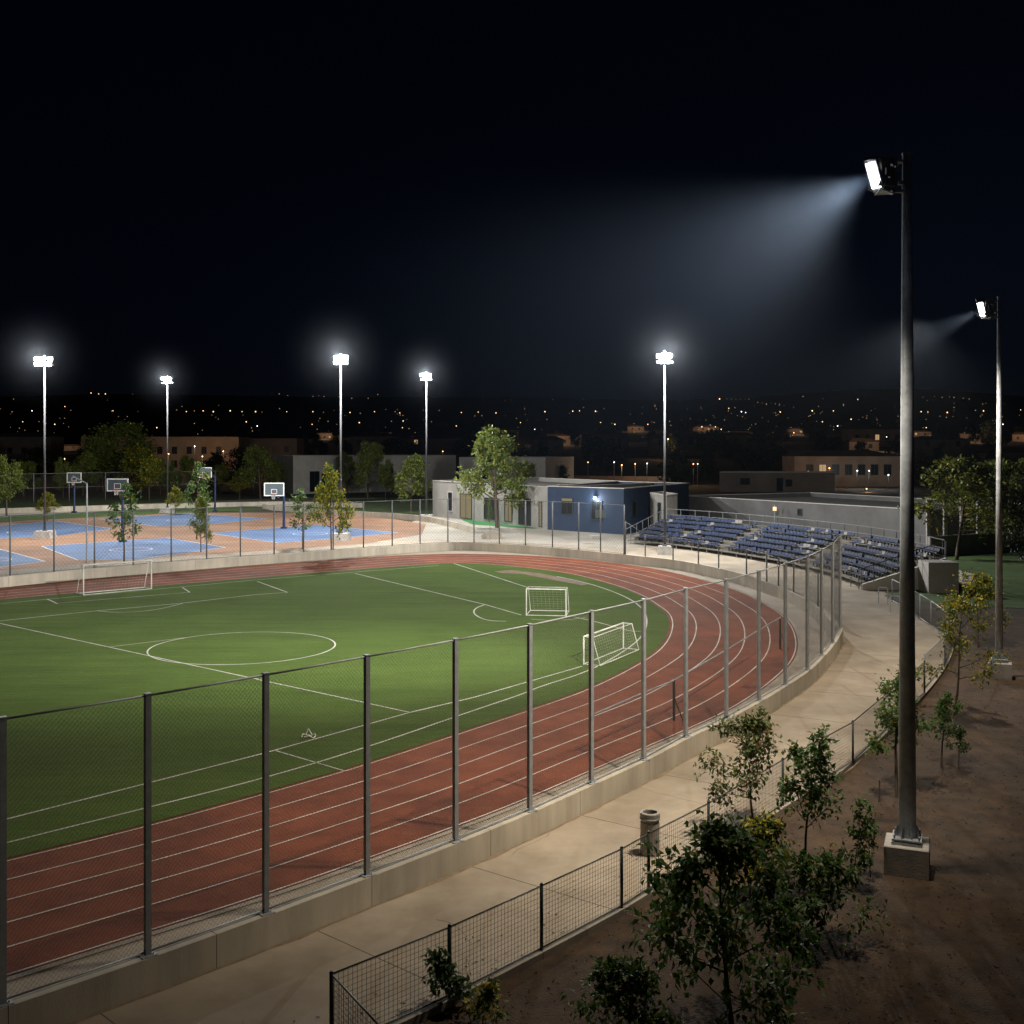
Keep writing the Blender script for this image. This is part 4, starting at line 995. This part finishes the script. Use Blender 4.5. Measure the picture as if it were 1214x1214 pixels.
far = [(38, 487, 'cool'), (65, 503, 'hot'), (134, 487, 'warm'), (27, 500, 'warm'), (144, 503, 'warm'), (150, 503, 'warm'), (155, 502, 'warm'), (186, 507, 'warm'), (221, 488, 'warm'), (241, 487, 'hot'), (253, 488, 'warm'), (273, 487, 'warm'), (287, 488, 'warm'), (303, 488, 'warm'), (340, 488, 'warm'), (371, 488, 'warm'), (370, 503, 'hot'), (292, 500, 'warm'), (305, 505, 'cool'),
       (415, 489, 'warm'), (444, 488, 'warm'), (474, 489.5, 'warm'), (426, 501, 'warm'), (478, 499, 'warm'), (477, 507, 'warm'), (547, 489, 'hot'), (567, 488.5, 'warm'), (588, 489.5, 'hot'), (541, 505, 'hot'), (617, 501, 'warm'), (634, 509, 'cool'), (646, 488, 'warm'), (679, 487.5, 'warm'), (687, 487, 'hot'), (706, 487.5, 'warm'), (712, 501, 'warm'), (729, 503, 'warm'),
       (768, 503, 'hot'), (832, 506, 'warm'), (848, 506, 'warm'), (855, 509, 'warm'), (890, 503.5, 'cool'), (898, 515, 'hot'), (941, 513, 'hot'), (879, 488, 'cool'), (884, 489, 'cool'), (864, 484, 'warm'), (925, 488.5, 'hot'), (963, 487, 'hot'), (993, 505, 'cool'), (1030, 515, 'cool'), (1051, 518, 'cool'), (1064, 510.5, 'warm'), (1098, 507, 'warm'), (1092, 488, 'warm'), (1100, 488.5, 'warm'), (1123, 489, 'hot'), (1179, 502, 'warm'), (1189, 503, 'cool'), (1113, 518, 'cool'), (1102, 518, 'warm'), (1017, 473.5, 'warm'), (853, 473, 'hot'), (1166, 487, 'warm'), (1210, 486, 'warm'), (988, 487, 'warm'), (941, 513, 'warm'), (975, 500, 'warm'), (1009, 497, 'warm'), (108, 466, 'warm'), (117, 467, 'warm'), (125, 467, 'warm'), (77, 482, 'warm')]
for px, py, kd in far: lamp(px, py, None, kd)
# very distant hillside lights: one uncountable mass of specks
mb = MB(); rnd = random.Random(11)
pts = [(862 + i * 5.2, 473 + (i * .55 if i > 6 else 0) + rnd.uniform(-.6, .6)) for i in range(14)] + [(322, 467), (331, 467), (341, 469), (371, 470), (378, 469), (384, 470), (417, 472), (448, 468), (1094, 471), (1108, 470), (1117, 471), (1126, 470.5), (1131, 471), (1142, 472), (1149, 473), (1165, 479), (1131, 478), (1131, 483), (1131, 487)]
for i in range(130):
    py = rnd.choice([rnd.gauss(488, 4), rnd.uniform(466, 500), rnd.gauss(498, 6)]); pts.append((rnd.uniform(0, 1214), min(519, max(463, py))))
for i in range(60): pts.append((rnd.gauss(930, 150), rnd.uniform(480, 510)))
for i in range(70): pts.append((rnd.uniform(0, 1214), rnd.uniform(505, 519)))
for px, py in pts:
    d = 600
    while d < 2600 and terr((px - CX) / F * d, d) + 5 < zat(py, d): d += 25
    x = (px - CX) / F * d; z = zat(py, d); r = d / F * rnd.uniform(.12, .34)
    mb.hexa([(x - r, d - r, z - r), (x + r, d - r, z - r), (x + r, d + r, z - r), (x - r, d + r, z - r)], [(x - r, d - r, z + r), (x + r, d - r, z + r), (x + r, d + r, z + r), (x - r, d + r, z + r)])
tag(mb.build('city_lights', M['dimlight']), 'countless tiny amber lights scattered over the dark hillside town', 'city lights', kind='stuff')

# ------------------------------------------------------------------ BLEACHERS
FB = smooth([P(742, 645), P(797, 650.5), P(870, 661), P(940, 674), P(985, 685.5), P(1020, 699)], 3)
bl = thing('bleachers', FB[len(FB) // 2], 'long curved metal bleachers with rows of blue seats facing the running track', 'bleachers')
NR = 6; DEP = .86
deck = MB(); sup = MB(); beam = MB()
rowpts = []
for k in range(NR):
    lo = offset(FB, .25 + k * DEP); hi = offset(FB, .25 + (k + 1) * DEP); z = .38 + k * .33
    for i in range(len(FB) - 1):
        A, B, Cc, Dd = lo[i], lo[i + 1], hi[i + 1], hi[i]
        deck.hexa([(v.x, v.y, z - .06) for v in (A, B, Cc, Dd)], [(v.x, v.y, z) for v in (A, B, Cc, Dd)])
        if k: deck.face([(A.x, A.y, z - .33), (B.x, B.y, z - .33), (B.x, B.y, z - .06), (A.x, A.y, z - .06)])
    mid_ = [V((p.x, p.y, 0)) for p in offset(FB, .25 + (k + .62) * DEP)]
    rowpts.append((resample(mid_, .51), z))
    beam.path([(p.x, p.y, z + .30) for p in offset(FB, .25 + (k + .45) * DEP)], .03, 5)
deck.build('deck', M['alu'], bl); beam.build('seat_rail', M['alu'], bl)
fr = resample(FB, 2.2)
for i in range(len(fr) - 1):
    d = (fr[i + 1] - fr[i]).normalized(); n_ = V((-d.y, d.x, 0))
    for k in range(NR + 1): sup.tube(fr[i] + n_ * (.3 + k * DEP), fr[i] + n_ * (.3 + k * DEP) + V((0, 0, .32 + .33 * min(k, NR - 1))), .035, None, 5)
sup.build('support_frame', M['post'], bl)
def seat_mb(m, p, rz, z, tilt=0, lean=0):
    c, s = math.cos(rz), math.sin(rz)
    def W3(x, y, zz): return V((p.x + x * c - y * s, p.y + x * s + y * c, z + zz))
    def hx(x0, x1, y0, y1, z0, z1, sh=0): m.hexa([W3(x0, y0, z0), W3(x1, y0, z0), W3(x1, y1, z0), W3(x0, y1, z0)], [W3(x0, y0 + sh, z1), W3(x1, y0 + sh, z1), W3(x1, y1 + sh, z1), W3(x0, y1 + sh, z1)])
    if tilt: hx(-.23, .23, .1, .16, .32, .62, .05)
    else: hx(-.235, .235, -.2, .2, .30, .36)
    hx(-.235, .235, .2, .25, .32, .54 + lean, .06)
    hx(-.03, .03, -.04, .04, 0, .34)
rnd = random.Random(8); allseats = []
aisles = [.33, .66]
for r_, (ps, z) in enumerate(rowpts):
    for i in range(1, len(ps) - 2):
        u = i / len(ps)
        if any(abs(u - a) < .018 for a in aisles): continue
        if mnoise.noise(V((i * .23, r_ * 7.7, 2))) > .42 or rnd.random() < .03: continue
        d = (ps[i + 1] - ps[i]).normalized(); allseats.append((ps[i].y, ps[i], math.atan2(d.y, d.x), z, rnd.random()))
allseats.sort(key=lambda s: s[0])
for s in allseats[:96]:
    m = MB(); seat_mb(m, s[1], s[2], s[3], s[4] < .12, (s[4] - .5) * .05)
    m.build('seat', M['oldseat'] if .94 < s[4] else M['seat'], bl)
m = MB()
for s in allseats[96:]:
    m.cur = 1 if .94 < s[4] else 0; seat_mb(m, s[1], s[2], s[3], s[4] < .12, (s[4] - .5) * .05)
o = m.build('seats', [M['seat'], M['oldseat']], bl); o['kind'] = 'stuff'
# concrete end wedge on the right, rails on back and ends
e0, e1 = FB[-2], FB[-1]; d = (e1 - e0).normalized(); n_ = V((-d.y, d.x, 0))
m = MB(); a = e1 + d * .05; w_ = d * .3; bk = n_ * (.25 + NR * DEP)
m.hexa([a, a + w_, a + w_ + bk, a + bk], [a + V((0, 0, .35)), a + w_ + V((0, 0, .35)), a + w_ + bk + V((0, 0, 2.05)), a + bk + V((0, 0, 2.05))])
m.build('end_wall', M['paleblock'], bl)
m = MB(); a2 = a + w_ + n_ * 3.6
m.hexa([a2, a2 + d * 1.7, a2 + d * 1.7 + n_ * 1.9, a2 + n_ * 1.9], [v + V((0, 0, 1.95)) for v in (a2, a2 + d * 1.7, a2 + d * 1.7 + n_ * 1.9, a2 + n_ * 1.9)])
m.build('landing', M['trim'], bl)
bp_ = [V((p.x, p.y, 0)) for p in resample([V((p.x, p.y, 0)) for p in offset(FB, .3 + NR * DEP)], 1.9)]
zb_ = .38 + .33 * (NR - 1)
m = MB()
for q in (1.15, .6, .12): m.path([p + V((0, 0, zb_ + q)) for p in bp_], .028, 5)
for p in bp_: m.tube(p, p + V((0, 0, zb_ + 1.15)), .03, None, 6)
mesh_rail = m; m.build('back_railing', M['farpost'], bl)
for (q, sgn) in ((FB[0] - (FB[1] - FB[0]).normalized() * .15, 0), (e1 + d * .2, 1)):
    m = MB(); dd = d if sgn else (FB[1] - FB[0]).normalized(); nn = V((-dd.y, dd.x, 0))
    top0, top1 = q + V((0, 0, 1.35)), q + nn * (.3 + NR * DEP) + V((0, 0, zb_ + 1.15))
    m.tube(top0, top1, .035, None, 6); m.tube(top0 - V((0, 0, .9)), top1 - V((0, 0, .9)), .03, None, 6)
    for k in range(8):
        b0 = q + nn * (.3 + NR * DEP) * k / 7; m.tube(b0, V((b0.x, b0.y, 1.35 + (zb_ - .2) * k / 7)), .028, None, 6)
    m.build('side_railing', M['farpost'], bl)
m = MB(); fr = resample(FB, 1.6)
for i in range(len(fr) - 3, len(fr)):
    p = fr[i] - n_ * .1; m.tube(p, p + V((0, 0, 1.3)), .03, None, 6)
    if i < len(fr) - 1:
        p2 = fr[i + 1] - n_ * .1; m.tube(p + V((0, 0, 1.3)), p2 + V((0, 0, 1.3)), .03, None, 6); m.tube(p + V((0, 0, .65)), p2 + V((0, 0, .65)), .022, None, 6)
m.build('front_railing', M['farpost'], bl)

# ------------------------------------------------------------------ GOALS
def goal(a, b, h, back, label, r=.055, top_back=.35, net=True):
    a, b = V(a), V(b); t = thing('football_goal', (a + b) / 2, label, 'goal', 'white football goals')
    d = (b - a).normalized(); n_ = V((-d.y, d.x, 0)) * back; up = V((0, 0, h)); L_ = V((0, 0, .06))
    m = MB(); m.path([a, a + up, b + up, b], r, 10); m.build('front_frame', M['lane'], t)
    m = MB(); tb = n_ * top_back
    m.path([a + L_, a + n_ + L_, b + n_ + L_, b + L_], r * .7, 8)
    m.tube(a + L_, b + L_, r * .6, None, 8)
    for q in (a, b): m.path([q + up, q + up + tb, q + n_ + L_], r * .6, 8)
    m.tube(a + up + tb, b + up + tb, r * .5, None, 8)
    m.build('back_frame', M['lane'], t)
    if net:
        m = MB(); st = .22; k = 0; Lg = (b - a).length
        while k < Lg:
            q = a + d * k; m.path([q + up, q + up + tb, q + n_ + L_],   .0018, 3); k += st
        for f in range(1, 10):
            f /= 10; m.tube((a + up + tb).lerp(a + n_ + L_, f), (b + up + tb).lerp(b + n_ + L_, f),   .0018, None, 3)
            for q in (a, b): m.tube(q + up * (1 - f), (q + up + tb).lerp(q + n_ + L_, f),   .0018, None, 3)
        m.build('net', M['lane'], t)
    return t
goal(P(99, 706.5), P(179.5, 699), 1.88, 1.0, 'widest white football goal, on the far touchline by the running track', .042)
goal(P(624, 730.5), P(671, 731.5), 1.48, 1.8, 'small white goal with slanting side, standing further from the near touchline', .032, .5)
ga, gb = P(692, 789), P(739, 770)
goal(ga, gb, 1.2, -.75, 'small white goal on the curved line nearest the track bend', .034, .55)
# small training hoop lines near it
pz = P(366, 876); m = MB(); m.path([pz + V((math.cos(t * .7) * .22, math.sin(t * .7) * .16, .10 + .05 * math.sin(t * 2.1))) for t in range(10)], .015, 6); m.path([pz + V((-.1, .05, .12)), pz + V((-.02, .1, .3)), pz + V((.1, .02, .12))], .014, 6)
tag(m.build('wire_frame', M['white'], origin=pz), 'small tangled white wire frame lying on the grass near the touchline', 'wire frame')
# broken rail along the track inside of the fence at the bend
hr = thing('track_rail', P(798, 862), 'dark leaning rail and post on the outer track lanes behind the tall fence', 'railing')
rl = [P(560, 900, .0), P(700, 860), P(763, 832), P(800, 812), P(870, 778), P(930, 750)]
m = MB(); zz = [.35, .55, .75, .9, .95, 1.0]
pts = [P(608, 905), P(693, 868), P(763, 840), P(798, 822)]
m.path([P(699, 900) + V((0, 0, 1.25)), P(763, 870) + V((0, 0, 1.3)), P(799, 855) + V((0, 0, 1.35)), P(860, 815) + V((0, 0, 1.4)), P(925, 770) + V((0, 0, 1.45))], .028, 6)
m.build('top_rail', M['post'], hr)
for q in ((799, 855), (925, 770)):
    m = MB(); m.tube(P(*q), P(*q) + V((0, 0, 1.38)), .045, None, 8); m.tube(P(*q) + V((.3, -.2, 0)), P(*q) + V((0, 0, .8)), .02, None, 6); m.build('post', M['dpost'], hr)

# ------------------------------------------------------------------ BASKETBALL HOOPS
def hoop(px, py, bx, ytop, ybot, wpx, label, face=0, pm='navy'):
    p = P(px, py); s = p.y / F; zt, zb_ = zat(ytop, p.y), zat(ybot, p.y); w = wpx * s; xc = (bx - px) * s
    t = thing('basketball_hoop', p, label, 'basketball hoop', 'basketball hoops on the blue courts')
    m = MB(); m.box(p + V((0, 0, .12)), (.6, .6, .24)); m.tube(p, p + V((0, 0, zb_ + .2)), .16, .13, 12); m.build('pole', M[pm], t)
    m = MB(); c = p + V((xc, -1.1, 0)); m.tube(p + V((0, 0, zb_ + .1)), c + V((0, .1, zb_ + .5)), .09, None, 8); m.tube(p + V((0, 0, zb_ - .7)), c + V((0, .1, zb_ + .15)), .05, None, 8); m.build('arm', M[pm], t)
    m = MB(); m.box(c + V((0, 0, (zt + zb_) / 2)), (w - .2, .04, zt - zb_ - .2)); bo = m.build('backboard', M['board'], t)
    m = MB()
    for sx in (-1, 1): m.box(c + V((sx * (w / 2 - .05), -.005, (zt + zb_) / 2)), (.11, .07, zt - zb_))
    for z in (zt - .05, zb_ + .05): m.box(c + V((0, -.006, z)), (w - .2, .072, .11))
    for sx in (-1, 1): m.box(c + V((sx * .3, -.03, zb_ + .5)), (.05, .02, .5))
    for z in (zb_ + .26, zb_ + .74): m.box(c + V((0, -.032, z)), (.56, .02, .05))
    m.build('board_frame', M['white'], bo)
    m = MB(); m.path([c + V((math.cos(k * math.pi / 8) * .24, -.36 + math.sin(k * math.pi / 8) * .24, zb_ + .12)) for k in range(17)], .025, 6); m.box(c + V((0, -.08, zb_ + .12)), (.2, .14, .06)); m.build('rim', M['rim'], t)
    m = MB()
    for k in range(8):
        a0, a1 = k * math.pi / 4, (k + .5) * math.pi / 4; m.tube(c + V((math.cos(a0) * .24, -.36 + math.sin(a0) * .24, zb_ + .1)), c + V((math.cos(a1) * .13, -.36 + math.sin(a1) * .13, zb_ - .35)), .012, None, 4)
    m.build('net', M['white'], t)
hoop(88, 608, 91.5, 560, 572, 17, 'leftmost basketball hoop near the court fence, with dark pole')
hoop(145.5, 643, 144.2, 567, 582, 25, 'nearest basketball hoop on a navy pole beside the front blue court')
hoop(336.5, 627, 327.5, 572, 587.5, 23.5, 'basketball hoop with backboard left of its navy pole, near the right blue court')
hoop(255, 607, 245, 554, 566, 17, 'faint farthest basketball hoop behind the narrow court tree')
# tall slim court pole
p = P(103, 667); t = thing('light_post', p, 'thin grey post with short bent arm in front of the courts at left', 'post')
MB().tube(p, p + V((0, 0, 6.3)), .07, None, 8).tube(p + V((0, 0, 6.3)), p + V((-1.2, .2, 6.9)), .05, None, 8).build('pole', M['post'], t)

# ------------------------------------------------------------------ BIN
p = P(770.5, 1013); t = thing('litter_bin', p, 'round concrete coloured litter bin on the walkway behind the low fence', 'litter bin')
def lathe(m, p, prof, n=28):
    for (r0, z0), (r1, z1) in zip(prof, prof[1:]):
        for k in range(n):
            a0, a1 = 2 * math.pi * k / n, 2 * math.pi * (k + 1) / n
            m.face([p + V((r0 * math.cos(a0), r0 * math.sin(a0), z0)), p + V((r0 * math.cos(a1), r0 * math.sin(a1), z0)), p + V((r1 * math.cos(a1), r1 * math.sin(a1), z1)), p + V((r1 * math.cos(a0), r1 * math.sin(a0), z1))])
m = MB(); lathe(m, p, [(.205, 0), (.215, .02), (.215, .735), (.20, .74), (.20, .78), (.215, .785), (.222, .80), (.222, .93), (.21, .95), (.165, .95), (.16, .93), (.16, .2)]); m.build('bin_body', M['bin'], t)
m = MB(); lathe(m, p, [(.16, .86), (.0, .86)]); m.build('liner', M['dpost'], t)
m = MB(); lathe(m, p, [(.226, .80), (.232, .805), (.232, .83), (.226, .835)]); m.build('rim_band', M['post'], t)


# ------------------------------------------------------------------ world, camera, settings
w = bpy.data.worlds.new('World'); SC.world = w; w.use_nodes = True
nt = w.node_tree; bg = nt.nodes['Background']
sky = nt.nodes.new('ShaderNodeTexSky'); sky.sky_type = 'NISHITA'; sky.sun_disc = False
sky.sun_elevation = R(35); sky.sun_rotation = R(200); sky.dust_density = 1; sky.ozone_density = 3
tint = nt.nodes.new('ShaderNodeMixRGB'); tint.blend_type = 'MULTIPLY'; tint.inputs[0].default_value = 1; tint.inputs[2].default_value = (.45, .62, 1.25, 1)
nt.links.new(sky.outputs[0], tint.inputs[1]); nt.links.new(tint.outputs[0], bg.inputs[0]); bg.inputs[1].default_value = .00038
sun = bpy.data.lights.new('moon', 'SUN'); sun.energy = .006; sun.angle = R(.5); sun.color = (.8, .88, 1)
so = bpy.data.objects.new('moon', sun); C.objects.link(so); so.rotation_euler = (R(78), 0, R(20))
cam = bpy.data.cameras.new('camera'); co = bpy.data.objects.new('camera', cam); C.objects.link(co)
co.location = (0, 0, H); co.rotation_euler = (R(90), 0, 0)
cam.sensor_width = 36; cam.lens = F / 1214 * 36; cam.shift_y = -(607 - HY) / 1214; cam.clip_start = .1; cam.clip_end = 9000
SC.camera = co
SC.view_settings.view_transform = 'Standard'; SC.view_settings.look = 'None'; SC.view_settings.exposure = 0
cy = SC.cycles
cy.use_denoising = True
cy.max_bounces = 4; cy.diffuse_bounces = 2; cy.glossy_bounces = 2; cy.transmission_bounces = 2; cy.volume_bounces = 0; cy.transparent_max_bounces = 8
cy.sample_clamp_indirect = 3; cy.sample_clamp_direct = 0
cy.caustics_reflective = False; cy.caustics_refractive = False
cy.use_light_tree = True
cy.volume_step_rate = 20.0; cy.volume_max_steps = 12
